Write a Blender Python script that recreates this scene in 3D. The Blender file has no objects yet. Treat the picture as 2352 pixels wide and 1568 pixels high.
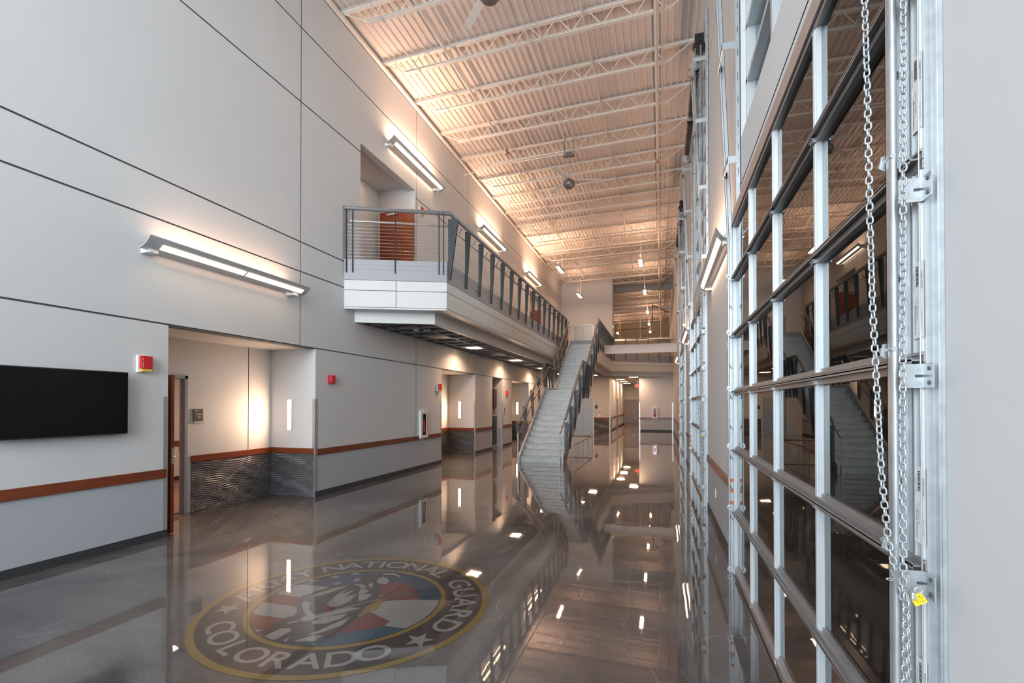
import bpy, math, random
from mathutils import Vector, Matrix
random.seed(4)
C = bpy.context.scene.collection
PI = math.pi
# ------------------------------------------------------------ camera, world, exposure, daylight
F_PX, W_PX, H_PX = 1115.0, 2352.0, 1568.0
PITCH = math.radians(.57); YAW = math.radians(17.05216)
cam = bpy.data.cameras.new('camera'); camo = bpy.data.objects.new('camera', cam); C.objects.link(camo)
cam.sensor_width = 36; cam.lens = 36*F_PX/W_PX; cam.shift_y = 132.907/W_PX
cam.clip_start = .05; cam.clip_end = 300
camo.location = (0, 0, 1.73); camo.rotation_euler = (PI/2+PITCH, 0, YAW)
bpy.context.scene.camera = camo
sc = bpy.context.scene
sc.view_settings.view_transform = 'Standard'; sc.view_settings.look = 'None'
sc.view_settings.gamma = 1; sc.view_settings.use_curve_mapping = False
sc.view_settings.exposure = 0.5
sc.cycles.max_bounces = 8; sc.cycles.diffuse_bounces = 4; sc.cycles.glossy_bounces = 4
sc.cycles.transparent_max_bounces = 12; sc.cycles.sample_clamp_indirect = 6
sc.cycles.use_denoising = True; sc.cycles.caustics_reflective = False; sc.cycles.caustics_refractive = False
world = bpy.data.worlds.new('world'); sc.world = world; world.use_nodes = True
bgn = world.node_tree.nodes['Background']; bgn.inputs[0].default_value = (.72, .84, 1, 1); bgn.inputs[1].default_value = 1.1

def area(name, loc, rot, sx, sy, power, col, spread=PI, parent=None):
    l = bpy.data.lights.new(name, 'AREA'); l.shape = 'RECTANGLE'; l.size = sx; l.size_y = sy
    l.energy = power; l.color = col; l.spread = spread
    o = bpy.data.objects.new(name, l); C.objects.link(o); o.location = loc; o.rotation_euler = rot
    if parent is not None: o.parent = parent; o.location = Vector(loc)-parent.location
    return o
DAY = (.83, .93, 1.0)
# daylight through the glazed end wall behind the camera and through the clerestory windows over the doors
area('daylight_end_window', (-2.7, -7.3, 5.2), (PI/2, 0, 0), 6.2, 7.4, 1500, DAY)
for k in range(3):
    area('daylight_clerestory', (1.35, 3.5+7.07*k, 6.4), (0, PI/2, 0), 3.6, 3.2, (240, 200, 110)[k], DAY)
WARM = (1.0, .60, .38)

# ------------------------------------------------------------ materials
MATS = {}
def mat(name, col, rough=.5, metal=0, noise=0, nscale=8, bump=0, bscale=60, coat=0, spec=None, stretch=None, emit=None, estr=0):
    if name in MATS: return MATS[name]
    m = bpy.data.materials.new(name); m.use_nodes = True; nt = m.node_tree; b = nt.nodes['Principled BSDF']
    b.inputs['Base Color'].default_value = (*col, 1); b.inputs['Roughness'].default_value = rough
    b.inputs['Metallic'].default_value = metal
    if coat: b.inputs['Coat Weight'].default_value = coat; b.inputs['Coat Roughness'].default_value = .05
    if spec is not None: b.inputs['Specular IOR Level'].default_value = spec
    if emit: b.inputs['Emission Color'].default_value = (*emit, 1); b.inputs['Emission Strength'].default_value = estr
    tc = nt.nodes.new('ShaderNodeTexCoord'); mp = nt.nodes.new('ShaderNodeMapping')
    nt.links.new(tc.outputs['Object'], mp.inputs[0])
    if stretch: mp.inputs['Scale'].default_value = stretch
    if noise:
        n = nt.nodes.new('ShaderNodeTexNoise'); n.inputs['Scale'].default_value = nscale; n.inputs['Detail'].default_value = 5
        nt.links.new(mp.outputs[0], n.inputs[0])
        r = nt.nodes.new('ShaderNodeMapRange'); r.inputs[1].default_value = .25; r.inputs[2].default_value = .75
        r.inputs[3].default_value = 1-noise; r.inputs[4].default_value = 1+noise
        nt.links.new(n.outputs[0], r.inputs[0])
        mx = nt.nodes.new('ShaderNodeVectorMath'); mx.operation = 'SCALE'; mx.inputs[0].default_value = col
        nt.links.new(r.outputs[0], mx.inputs['Scale']); nt.links.new(mx.outputs[0], b.inputs['Base Color'])
    if bump:
        n2 = nt.nodes.new('ShaderNodeTexNoise'); n2.inputs['Scale'].default_value = bscale; n2.inputs['Detail'].default_value = 3
        nt.links.new(mp.outputs[0], n2.inputs[0]); bu = nt.nodes.new('ShaderNodeBump')
        bu.inputs['Strength'].default_value = bump; bu.inputs['Distance'].default_value = .01
        nt.links.new(n2.outputs[0], bu.inputs['Height']); nt.links.new(bu.outputs[0], b.inputs['Normal'])
    MATS[name] = m; return m
WALL = mat('wall_paint', (.60, .60, .60), .55, noise=.015, nscale=1.5, bump=.03, bscale=220)
LOWER = mat('wainscot_paint', (.40, .41, .44), .5, noise=.015, nscale=2, bump=.03, bscale=220)
REVEAL = mat('reveal_dark', (.10, .10, .10), .6, noise=.05)
BASE = mat('rubber_base', (.035, .036, .038), .5, noise=.08)
WOOD = mat('cherry_wood', (.21, .050, .017), .32, noise=.28, nscale=5, stretch=(6, 6, .6))
WOODH = mat('cherry_wood_rail', (.175, .042, .016), .32, noise=.25, nscale=5, stretch=(6, .6, 6))
STEEL = mat('stainless', (.58, .58, .57), .34, .7, noise=.08, nscale=3, stretch=(30, 30, .4))
LIFT = mat('lift_steel', (.33, .33, .33), .30, .9, noise=.1, nscale=3, stretch=(30, 30, .4))
GALV = mat('galvanized', (.43, .455, .47), .38, .55, noise=.14, nscale=24)
ALU = mat('aluminium_white', (.53, .55, .565), .38, .3, noise=.03, nscale=10)
ALUD = mat('aluminium_dark', (.30, .29, .29), .4, .5, noise=.05)
GREY = mat('grey_steel_paint', (.33, .33, .35), .4, noise=.03)
DARK = mat('charcoal_steel', (.050, .056, .062), .42, noise=.08)
PIPE = mat('grey_pipe', (.20, .195, .20), .35, noise=.04)
CONC = mat('stair_metal', (.45, .455, .45), .38, .25, noise=.14, nscale=9)
PANEL = mat('fascia_panel', (.68, .67, .655), .45, noise=.01)
CEIL = mat('ceiling_paint', (.78, .71, .67), .55, noise=.02, nscale=3)
JOIST = mat('joist_paint', (.80, .75, .70), .5, noise=.02)
BLACK = mat('black_plastic', (.012, .012, .013), .3, noise=.1)
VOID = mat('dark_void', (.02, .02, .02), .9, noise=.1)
TVM = mat('tv_screen', (.004, .004, .005), .16, noise=.05, spec=.25)
RED = mat('red_plastic', (.55, .012, .02), .35, noise=.03)
WHITE = mat('white_plastic', (.75, .75, .74), .4, noise=.02)
YEL = mat('yellow_tag', (.75, .55, .02), .5, noise=.05)
INK = mat('black_ink', (.02, .02, .02), .6, noise=.05)
WHT = mat('white_ink', (.8, .8, .8), .6, noise=.02)
TILE = mat('ceiling_tile', (.36, .33, .31), .8, noise=.06, nscale=80)
WAVE = mat('wave_panel', (.11, .11, .115), .34, .1, noise=.08)
DOORP = mat('painted_door', (.30, .27, .27), .5, noise=.03)
CARPET = mat('carpet', (.16, .10, .09), .9, noise=.5, nscale=2.5, stretch=(1, 8, 1), bump=.3, bscale=300)
REDPIPE = mat('red_pipe_paint', (.17, .03, .015), .5, noise=.05)
COPPER = mat('orange_strap', (.5, .12, .03), .45, noise=.1)
SPRING = mat('spring_oiled', (.030, .024, .022), .3, .6, noise=.2)
OUT = mat('wall_shade_dark', (.08, .085, .09), .7, noise=.1)  # dark tone, stands in for lack of light
EMB = [mat('emblem_'+n, c, .3, noise=.16, nscale=60) for n, c in dict(black=(.018, .015, .016), gold=(.115, .075, .018), white=(.13, .125, .12), red=(.075, .016, .013), blue=(.010, .024, .048), teal=(.010, .034, .054)).items()]
def emis(name, col, s):
    m = bpy.data.materials.new(name); m.use_nodes = True; nt = m.node_tree; nt.nodes.clear()
    e = nt.nodes.new('ShaderNodeEmission'); e.inputs[0].default_value = (*col, 1); e.inputs[1].default_value = s
    o = nt.nodes.new('ShaderNodeOutputMaterial'); nt.links.new(e.outputs[0], o.inputs[0]); return m
LENS = emis('warm_lens', (1, .70, .44), 12)
LENSW = emis('warm_lens_wall', (1, .64, .40), 140)
EXIT = emis('exit_red', (1, .04, .02), 2.5)
GREEN = emis('green_led', (.05, 1, .2), 2)
def glass():
    m = bpy.data.materials.new('pane_glass'); m.use_nodes = True; nt = m.node_tree; nt.nodes.clear()
    fr = nt.nodes.new('ShaderNodeFresnel'); fr.inputs[0].default_value = 1.95
    t = nt.nodes.new('ShaderNodeBsdfTransparent'); t.inputs[0].default_value = (.62, .68, .68, 1)
    g = nt.nodes.new('ShaderNodeBsdfGlossy'); g.inputs['Roughness'].default_value = 0.0; g.inputs['Color'].default_value = (.86, .89, .89, 1)
    mx = nt.nodes.new('ShaderNodeMixShader'); o = nt.nodes.new('ShaderNodeOutputMaterial')
    nt.links.new(fr.outputs[0], mx.inputs[0]); nt.links.new(t.outputs[0], mx.inputs[1]); nt.links.new(g.outputs[0], mx.inputs[2]); nt.links.new(mx.outputs[0], o.inputs[0])
    return m
GLASS = glass()
def floormat():
    m = bpy.data.materials.new('polished_concrete'); m.use_nodes = True; nt = m.node_tree; b = nt.nodes['Principled BSDF']; N = nt.nodes.new; L = nt.links.new
    tc = N('ShaderNodeTexCoord')
    n1 = N('ShaderNodeTexNoise'); n1.inputs['Scale'].default_value = .55; n1.inputs['Detail'].default_value = 8; n1.inputs['Roughness'].default_value = .62; n1.inputs['Distortion'].default_value = .6
    n2 = N('ShaderNodeTexNoise'); n2.inputs['Scale'].default_value = 70; n2.inputs['Detail'].default_value = 4
    L(tc.outputs['Object'], n1.inputs[0]); L(tc.outputs['Object'], n2.inputs[0])
    cr = N('ShaderNodeValToRGB'); e = cr.color_ramp.elements
    e[0].position = .32; e[0].color = (.024, .018, .018, 1); e[1].position = .66; e[1].color = (.104, .099, .098, 1)
    x = e.new(.5); x.color = (.064, .060, .060, 1)
    L(n1.outputs[0], cr.inputs[0])
    # fine speckle
    r2 = N('ShaderNodeMapRange'); r2.inputs[1].default_value = .3; r2.inputs[2].default_value = .75; r2.inputs[3].default_value = .8; r2.inputs[4].default_value = 1.3; L(n2.outputs[0], r2.inputs[0])
    s = N('ShaderNodeVectorMath'); s.operation = 'SCALE'; L(cr.outputs[0], s.inputs[0]); L(r2.outputs[0], s.inputs['Scale'])
    # thin pale cracks along distorted cell edges, only here and there
    nd = N('ShaderNodeTexNoise'); nd.inputs['Scale'].default_value = 2.2; nd.inputs['Detail'].default_value = 6; L(tc.outputs['Object'], nd.inputs[0])
    ad = N('ShaderNodeVectorMath'); ad.operation = 'MULTIPLY_ADD'; L(nd.outputs[1], ad.inputs[0]); ad.inputs[1].default_value = (.26, .26, .26); L(tc.outputs['Object'], ad.inputs[2])
    def cracks(scale, w, amt, gscale, lo):
        v = N('ShaderNodeTexVoronoi'); v.feature = 'DISTANCE_TO_EDGE'; v.inputs['Scale'].default_value = scale; L(ad.outputs[0], v.inputs[0])
        r = N('ShaderNodeMapRange'); r.inputs[1].default_value = 0; r.inputs[2].default_value = w; r.inputs[3].default_value = amt; r.inputs[4].default_value = 0; L(v.outputs[0], r.inputs[0])
        g = N('ShaderNodeTexNoise'); g.inputs['Scale'].default_value = gscale; L(tc.outputs['Object'], g.inputs[0])
        gr = N('ShaderNodeMapRange'); gr.inputs[1].default_value = lo; gr.inputs[2].default_value = lo+.12; L(g.outputs[0], gr.inputs[0])
        mm = N('ShaderNodeMath'); mm.operation = 'MULTIPLY'; L(r.outputs[0], mm.inputs[0]); L(gr.outputs[0], mm.inputs[1]); return mm
    c1 = cracks(.42, .0014, .5, .35, .42); c2 = cracks(2.3, .0042, .30, .7, .50)
    sm = N('ShaderNodeMath'); sm.operation = 'MAXIMUM'; L(c1.outputs[0], sm.inputs[0]); L(c2.outputs[0], sm.inputs[1])
    mx = N('ShaderNodeMix'); mx.data_type = 'RGBA'; L(sm.outputs[0], mx.inputs[0]); L(s.outputs[0], mx.inputs[6]); mx.inputs[7].default_value = (.30, .28, .26, 1)
    L(mx.outputs[2], b.inputs['Base Color'])
    b.inputs['Roughness'].default_value = .6; b.inputs['IOR'].default_value = 1.4
    b.inputs['Coat Weight'].default_value = 1; b.inputs['Coat Roughness'].default_value = .02; b.inputs['Coat IOR'].default_value = 1.58
    nb = N('ShaderNodeTexNoise'); nb.inputs['Scale'].default_value = 1.6; nb.inputs['Detail'].default_value = 3; L(tc.outputs['Object'], nb.inputs[0])
    bu = N('ShaderNodeBump'); bu.inputs['Strength'].default_value = .05; bu.inputs['Distance'].default_value = .02; L(nb.outputs[0], bu.inputs['Height'])
    L(bu.outputs[0], b.inputs['Coat Normal']); L(bu.outputs[0], b.inputs['Normal'])
    return m
FLOOR = floormat()
for m in EMB:
    b = m.node_tree.nodes['Principled BSDF']; b.inputs['Roughness'].default_value = .6; b.inputs['IOR'].default_value = 1.4; b.inputs['Coat Weight'].default_value = 1; b.inputs['Coat Roughness'].default_value = .02; b.inputs['Coat IOR'].default_value = 1.58

# ------------------------------------------------------------ helpers
def tag(o, label=None, cat=None, group=None, kind=None):
    if label: o['label'] = label
    if cat: o['category'] = cat
    if group: o['group'] = group
    if kind: o['kind'] = kind
    return o
ORG = {}
def thing(name, label, cat, loc, group=None, kind=None):
    o = bpy.data.objects.new(name, None); o.empty_display_size = .1; C.objects.link(o); o.location = loc
    ORG[o.name] = Vector(loc); return tag(o, label, cat, group, kind)
class MB:
    def __init__(s): s.v = []; s.f = []; s.m = []; s.mi = 0; s.smooth = set()
    def face(s, pts, sm=False):
        n = len(s.v); s.v += [tuple(p) for p in pts]; s.f.append(tuple(range(n, n+len(pts)))); s.m.append(s.mi)
        if sm: s.smooth.add(len(s.f)-1)
    def mesh(s, vs, fs, sm=False):
        n = len(s.v); s.v += [tuple(p) for p in vs]
        for f in fs:
            s.f.append(tuple(n+i for i in f)); s.m.append(s.mi)
            if sm: s.smooth.add(len(s.f)-1)
    def box(s, x0, x1, y0, y1, z0, z1, M=None):
        x0, x1 = min(x0, x1), max(x0, x1); y0, y1 = min(y0, y1), max(y0, y1); z0, z1 = min(z0, z1), max(z0, z1)
        vs = [Vector(p) for p in ((x0, y0, z0), (x1, y0, z0), (x1, y1, z0), (x0, y1, z0), (x0, y0, z1), (x1, y0, z1), (x1, y1, z1), (x0, y1, z1))]
        if M is not None: vs = [M @ p for p in vs]
        s.mesh(vs, [(0, 3, 2, 1), (4, 5, 6, 7), (0, 1, 5, 4), (1, 2, 6, 5), (2, 3, 7, 6), (3, 0, 4, 7)]); return s
    def prism(s, poly, d):   # poly: 3D points, d: extrusion vector
        d = Vector(d); a = [Vector(p) for p in poly]; b = [p+d for p in a]; n = len(a)
        s.mesh(a+b, [tuple(range(n))[::-1], tuple(range(n, 2*n))]+[(i, (i+1) % n, n+(i+1) % n, n+i) for i in range(n)]); return s
    def tube(s, pts, r, n=10, closed=False, caps=True, sm=True):
        pts = [Vector(p) for p in pts]; rings = []; up = None; k = len(pts)
        for i, p in enumerate(pts):
            a = pts[(i-1) % k] if (i > 0 or closed) else p; b = pts[(i+1) % k] if (i < k-1 or closed) else p
            t1 = (p-a).normalized() if (p-a).length > 1e-9 else Vector(); t2 = (b-p).normalized() if (b-p).length > 1e-9 else Vector()
            t = (t1+t2).normalized()
            if up is None:
                up = Vector((0, 0, 1)) if abs(t.z) < .9 else Vector((1, 0, 0))
            u = (up-t*up.dot(t)).normalized(); w = t.cross(u); up = u
            sc_ = 1.0
            if t1.length > .5 and t2.length > .5:
                c = max(.5, math.sqrt(max(0, (1+t1.dot(t2))/2))); sc_ = 1/c
            rr = r[i] if isinstance(r, (list, tuple)) else r
            rings.append([p+(u*math.cos(2*PI*j/n)+w*math.sin(2*PI*j/n))*rr*(sc_ if not closed else 1) for j in range(n)])
        vs = [q for ring in rings for q in ring]; fs = []
        K = k if closed else k-1
        for i in range(K):
            for j in range(n):
                a = i*n+j; b = i*n+(j+1) % n; c = ((i+1) % k)*n+(j+1) % n; d = ((i+1) % k)*n+j; fs.append((a, b, c, d))
        s.mesh(vs, fs, sm)
        if caps and not closed: s.face(rings[0][::-1]); s.face(rings[-1])
        return s
    def disc(s, c, r, axis, h, n=24):
        c = Vector(c); a = {'x': Vector((1, 0, 0)), 'y': Vector((0, 1, 0)), 'z': Vector((0, 0, 1))}[axis] if isinstance(axis, str) else Vector(axis).normalized()
        return s.tube([c, c+a*h], r, n)
    def lathe(s, prof, c, n=28):
        c = Vector(c); vs = []; fs = []
        for r, z in prof:
            for j in range(n): vs.append(c+Vector((r*math.cos(2*PI*j/n), r*math.sin(2*PI*j/n), z)))
        for i in range(len(prof)-1):
            for j in range(n): fs.append((i*n+j, i*n+(j+1) % n, (i+1)*n+(j+1) % n, (i+1)*n+j))
        s.mesh(vs, fs, True); return s
    def build(s, name, mats, parent=None, label=None, cat=None, group=None, kind=None, bevel=0):
        org = Vector((0, 0, 0))
        if parent is not None: org = ORG[parent.name]
        elif s.v:
            xs, ys, zs = zip(*s.v); org = Vector(((min(xs)+max(xs))/2, (min(ys)+max(ys))/2, min(zs)))
        me = bpy.data.meshes.new(name); me.from_pydata([tuple(Vector(p)-org) for p in s.v], [], s.f)
        if not isinstance(mats, (list, tuple)): mats = [mats]
        for m in mats: me.materials.append(m)
        for i, p in enumerate(me.polygons):
            p.material_index = s.m[i]
            if i in s.smooth: p.use_smooth = True
        me.update(); o = bpy.data.objects.new(name, me); C.objects.link(o); ORG[o.name] = org
        if parent is not None: o.parent = parent
        else: o.location = org
        if bevel:
            b = o.modifiers.new('bevel', 'BEVEL'); b.width = bevel; b.segments = 2; b.limit_method = 'ANGLE'
        return tag(o, label, cat, group, kind)
def B(*a): return MB().box(*a)
def dup(root, d, label=None, group=None, cat=None):
    def cp(o, par):
        c = o.copy(); C.objects.link(c)
        if par is not None: c.parent = par
        ORG[c.name] = ORG.get(o.name, Vector())+(Vector(d))
        for ch in o.children: cp(ch, c)
        return c
    r = cp(root, None); r.location = root.location+Vector(d)
    if label: r['label'] = label
    if group: r['group'] = group
    return r
def text(s, size, M, m, parent=None, name='lettering', bold=0, ext=.0006, label=None, align='CENTER', sx=1):
    cu = bpy.data.curves.new('t', 'FONT'); cu.body = s; cu.size = size; cu.align_x = align; cu.align_y = 'CENTER'; cu.offset = bold; cu.extrude = ext
    o = bpy.data.objects.new('t', cu); C.objects.link(o)
    me = bpy.data.meshes.new_from_object(o.evaluated_get(bpy.context.evaluated_depsgraph_get()))
    bpy.data.objects.remove(o)
    mb = MB(); mb.mesh([M @ Vector((v.co.x*sx, v.co.y, v.co.z)) for v in me.vertices], [tuple(p.vertices) for p in me.polygons])
    bpy.data.meshes.remove(me)
    return mb if name is None else mb.build(name, m, parent, label)
def cellwall(name, axis, plane, sgn, us, vs, fn, th, mats, groove=REVEAL):
    """wall facing sgn along axis; fn(u,v) -> (depth, material index) or None for a hole"""
    def P(u, v, d):
        c = plane-sgn*d
        return (c, u, v) if axis == 'x' else (u, c, v)
    mb = MB(); cells = {}
    for i in range(len(us)-1):
        for j in range(len(vs)-1): cells[i, j] = fn((us[i]+us[i+1])/2, (vs[j]+vs[j+1])/2)
    for (i, j), c in cells.items():
        u0, u1, v0, v1 = us[i], us[i+1], vs[j], vs[j+1]
        if c: mb.mi = c[1]; mb.face([P(u0, v0, c[0]), P(u1, v0, c[0]), P(u1, v1, c[0]), P(u0, v1, c[0])])
        d = c[0] if c else th
        for (k, q0, q1) in (((i+1, j), (u1, v0), (u1, v1)), ((i, j+1), (u0, v1), (u1, v1))):
            if k in cells:
                c2 = cells[k]; d2 = c2[0] if c2 else th
                if abs(d-d2) > 1e-6:
                    lo = c if d < d2 else c2
                    hi = c2 if d < d2 else c
                    mb.mi = hi[1] if hi else (lo[1] if lo else 0)
                    mb.face([P(*q0, d), P(*q1, d), P(*q1, d2), P(*q0, d2)])
    return mb.build(name, mats, kind='structure')
def cuts(lo, hi, *vals, g=.011):
    s = {lo, hi}
    for v in vals:
        if isinstance(v, tuple): s |= {v[0]-g, v[0]+g}   # groove centre
        else: s.add(v)
    return sorted(x for x in s if lo <= x <= hi)

# ------------------------------------------------------------ floor and walls
LX, RX, Y0, YE = -6.177, .745, -7.0, 31.1
MB().box(-12, 14, -9, 50, -.2, 0).build('floor', FLOOR, kind='structure')
ALC = [(4.76, 7.60), (13.05, 15.76), (20.12, 22.92)]
HALL = (17.57, 18.82)
UPR = [(9.0, 11.42), (23.14, 25.5)]
VJ = [-4.0, -.3, 7.19, 11.50, 15.08, 18.97, 22.98, 26.8]
HJ = [2.775, 4.113, 4.645, 7.173, 8.52]
def leftfn(u, v):
    if v < 2.766 and any(a < u < b for a, b in ALC+[HALL]): return None
    if 4.66 < v < 7.36 and any(a < u < b for a, b in UPR): return None
    g = False
    for h in HJ:
        if abs(v-h) < .011:
            g = (h not in (4.113, 4.645)) or u < 8.5
            if h == 7.173 and any(a-.001 < u < b+.04 for a, b in UPR): g = False
            if g: return (.014, 2)
    for y in VJ:
        if abs(u-y) < .008 and v > .89 and not (y == 7.19 and v < 2.77):
            return (.012, 2)
    return (0, 0 if v > .77 else 1)
us = cuts(Y0, YE, *[x for ab in ALC+[HALL]+UPR for x in ab], *[x for y in VJ for x in (y-.008, y+.008)], 8.5, *[b+.04 for a, b in UPR])
vs = cuts(0, 10.0, *[(h,) for h in HJ], .77, .89, 2.766, 4.66, 7.36)
cellwall('wall_left', 'x', LX, 1, us, vs, leftfn, .2, [WALL, LOWER, REVEAL])
DY = [1.655, 8.725, 15.795]; DW = 3.80
HJR = [3.846, 7.173, 8.52]
def rightfn(u, v):
    for y in DY:
        if v < 3.62 and y < u < y+DW: return None
        if 4.29 < v < 8.35 and y+.08 < u < y+DW-.36: return None
    for h in HJR:
        if abs(v-h) < .009 and not (h == 3.846 and not any(y-.01 < u < y+DW+.01 for y in DY)): return (.012, 2)
    return (0, 0 if v > .77 else 1)
us = cuts(Y0, 48.0, *[x for y in DY for x in (y, y+DW, y+.08, y+DW-.36, y-.01, y+DW+.01)])
vs = cuts(0, 10.0, *[x for h in HJR for x in (h-.009, h+.009)], .77, 3.62, 4.29, 8.35)
cellwall('wall_right', 'x', RX, -1, us, vs, rightfn, .34, [WALL, LOWER, REVEAL])
# end wall behind the camera with a tall glazed opening
cellwall('wall_back', 'y', Y0, 1, [LX, -5.6, .2, RX+.01], [0, .3, 9.0, 10.0], lambda u, v: None if (-5.6 < u < .2 and .3 < v < 9) else (0, 0), .2, [WALL])
w = MB()
for x in (-5.6, -4.15, -2.7, -1.25, .15): w.box(x, x+.05, Y0-.14, Y0-.04, .3, 9)
for z in (.3, 2.4, 4.6, 6.8, 8.95): w.box(-5.6, .2, Y0-.14, Y0-.04, z, z+.05)
w.build('window_1', ALU, kind='structure')
# rooms' outer skins: dark box added behind the doors to hide sky, roof and sides
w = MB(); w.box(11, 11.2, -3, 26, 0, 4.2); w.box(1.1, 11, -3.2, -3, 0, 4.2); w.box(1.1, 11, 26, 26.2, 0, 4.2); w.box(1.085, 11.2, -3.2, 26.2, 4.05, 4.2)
w.build('wall_added_bay', OUT, kind='structure')
area('bay_fill', (6, 10, 4.0), (0, 0, 0), 6, 24, 2000, DAY)  # unseen fill added inside the box to grey the door glass
# baseboards, chair rails
def runs(lo, hi, holes):
    out = []; y = lo
    for a, b in sorted(holes):
        if a > y: out.append((y, a))
        y = b
    if y < hi: out.append((y, hi))
    return out
tn = 0
for a, b in runs(Y0, YE, ALC+[HALL]):
    B(LX, LX+.012, a, b-.005, 0, .098).build('baseboard_left', BASE, kind='structure')
    aa, bb = a+.03, b-.03
    pcs = [(aa, bb)] if not (aa < 11.8 < bb) else [(aa, 11.64), (11.93, bb)]
    for p, q in pcs:
        tn += 1; B(LX, LX+.022, p, q, .775, .89).build('trim_%d' % tn, WOODH, kind='structure', bevel=.003)
for a, b in runs(Y0, 32.2, [(y-.07, y+DW+.05) for y in DY]):
    B(RX-.012, RX, a, b, 0, .098).build('baseboard_right', BASE, kind='structure')
    tn += 1; B(RX-.022, RX, a+.01, b-.01, .785, .895).build('trim_%d' % tn, WOODH, kind='structure', bevel=.003)

# wave panel mesh
def wavegrid(P, L, H, seed, inward):
    rnd = random.Random(seed); ph = [rnd.uniform(0, 6.28) for _ in range(6)]
    nu = max(4, int(L/.03)); nv = int(H/.005); vs = []; fs = []
    for i in range(nu+1):
        for j in range(nv+1):
            u = L*i/nu; z = H*j/nv
            p = z*2*PI/.031+1.7*math.sin(u*6.3+ph[0]+z*9)+1.5*math.sin(u*11+ph[1]-z*17)+1.0*math.sin(u*19+ph[2]+z*27)
            a = .0105*(1+.5*math.sin(u*4+z*13+ph[3]))
            vs.append(P(u, z, .012+a*math.sin(p)))
    for i in range(nu):
        for j in range(nv):
            k = i*(nv+1)+j; fs.append((k, k+nv+1, k+nv+2, k+1))
    mb = MB(); mb.mesh(vs, fs, True); return mb
# alcoves
AX = -7.20
for n, (a, b) in enumerate(ALC):
    hole = (a+.05, a+1.05) if n == 0 else None
    da, db = (4.86, 5.86)
    def bf(u, v, n=n, da=da, db=db):
        if n == 0 and da < u < db and v < 2.13: return None
        if n == 0 and abs(u-7.06) < .008 and v > .9: return (.012, 2)
        return (0, 0)
    cellwall('wall_alcove_back', 'x', AX, 1, cuts(a-.1, b+.1, da, db, 7.052, 7.068), [0, .9, 2.13, 2.80], bf, .09, [WALL, LOWER, REVEAL])
    MB().box(AX, LX-.2, b, b+.1, 0, 2.80).box(AX, LX-.2, a-.1, a, 0, 2.80).build('wall_alcove_side', WALL, kind='structure')
    B(AX-.2, LX-.199, a-.1, b+.1, 2.766, 2.86).build('ceiling_alcove', WALL, kind='structure')
    s0 = 5.93 if n == 0 else a
    wavegrid(lambda u, z, d: (AX+d, s0+u, z), b-s0, .80, 11+n, 1).build('trim_wave_back', WAVE, kind='structure')
    wavegrid(lambda u, z, d: (AX+u, b-d, z), LX-AX-.02, .80, 21+n, 1).build('trim_wave_side', WAVE, kind='structure')
    tn += 1; B(AX, AX+.03, s0, b, .80, .905).build('trim_%d' % tn, WOODH, kind='structure', bevel=.003)
    tn += 1; B(AX, LX-.03, b-.03, b, .80, .905).build('trim_%d' % tn, WOODH, kind='structure', bevel=.003)
# first alcove: frame, open leaf, office behind
d1 = thing('door_1', None, None, (AX, 5.36, 0), kind='structure')
f = MB()
for y in (4.86, 5.81): f.box(AX-.09, AX+.02, y, y+.05, 0, 2.18)
f.box(AX-.09, AX+.02, 4.86, 5.86, 2.13, 2.18); f.box(AX-.05, AX-.035, 5.79, 5.81, 0, 2.13)
f.build('door_frame', GREY, d1)
leaf = MB().box(AX+.02, AX+.96, 4.855, 4.90, .01, 2.12).build('door_leaf', WOOD, d1, label='open cherry veneer leaf', bevel=.002)
lf = MB(); lf.box(AX+.958, AX+.965, 4.862, 4.893, .93, 1.15); lf.tube([(AX+.89, 4.90, 1.02), (AX+.89, 4.96, 1.02), (AX+.78, 4.965, 1.02)], .009, 8)
lf.build('door_handle', STEEL, leaf)
MB().box(AX-.10, AX-.03, 5.808, 5.822, .98, 1.10).build('strike_plate', mat('brass', (.4, .25, .1), .3, 1, noise=.1), d1)
o = MB(); o.box(-10.6, -10.5, 3.0, 9, 0, 2.9); o.box(-10.5, AX-.15, 8.9, 9, 0, 2.9); o.box(-10.5, AX-.15, 3.0, 3.1, 0, 2.9); o.box(-10.6, AX-.15, 3, 9, 2.8, 2.9)
o.build('wall_office', WALL, kind='structure')
B(-10.5, AX-.12, 3.1, 8.9, .001, .012).build('floor_office', CARPET, kind='structure')
tn += 1; B(-10.5, -10.47, 3.1, 8.9, .79, .9).build('trim_%d' % tn, WOODH, kind='structure')
B(-10.5, -10.488, 3.1, 8.9, 0, .1).build('baseboard_office', BASE, kind='structure')
area('office_light', (-8.8, 6.2, 2.75), (0, 0, 0), .6, 1.2, 75, WARM)
# narrow hall on the left: dark vending room
o = MB(); a, b = HALL
o.box(-9.5, LX-.199, b, b+.1, 0, 2.86); o.box(-9.5, LX-.199, a-.1, a, 0, 2.86); o.box(-9.6, -9.5, a-.1, b+.1, 0, 2.86); o.box(-9.6, LX-.199, a-.1, b+.1, 2.766, 2.86)
o.build('wall_side_hall', WALL, kind='structure')
k = thing('dark_cupboard', 'tall dark brown storage cupboard standing inside the narrow side opening', 'cupboard', (-6.95, 18.6, 0))
MB().box(-7.6, -6.42, 18.38, 18.80, .1, 1.25).build('lower_door', BLACK, k); MB().box(-7.6, -6.42, 18.40, 18.80, 1.6, 2.35).build('upper_cabinet', mat('dark_brown', (.02, .012, .01), .4, noise=.2), k)
MB().box(-7.6, -6.42, 18.36, 18.80, 0, .1).build('plinth', GALV, k); MB().box(-7.6, -6.42, 18.36, 18.8, 1.25, 1.29).build('countertop', GALV, k)
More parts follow.
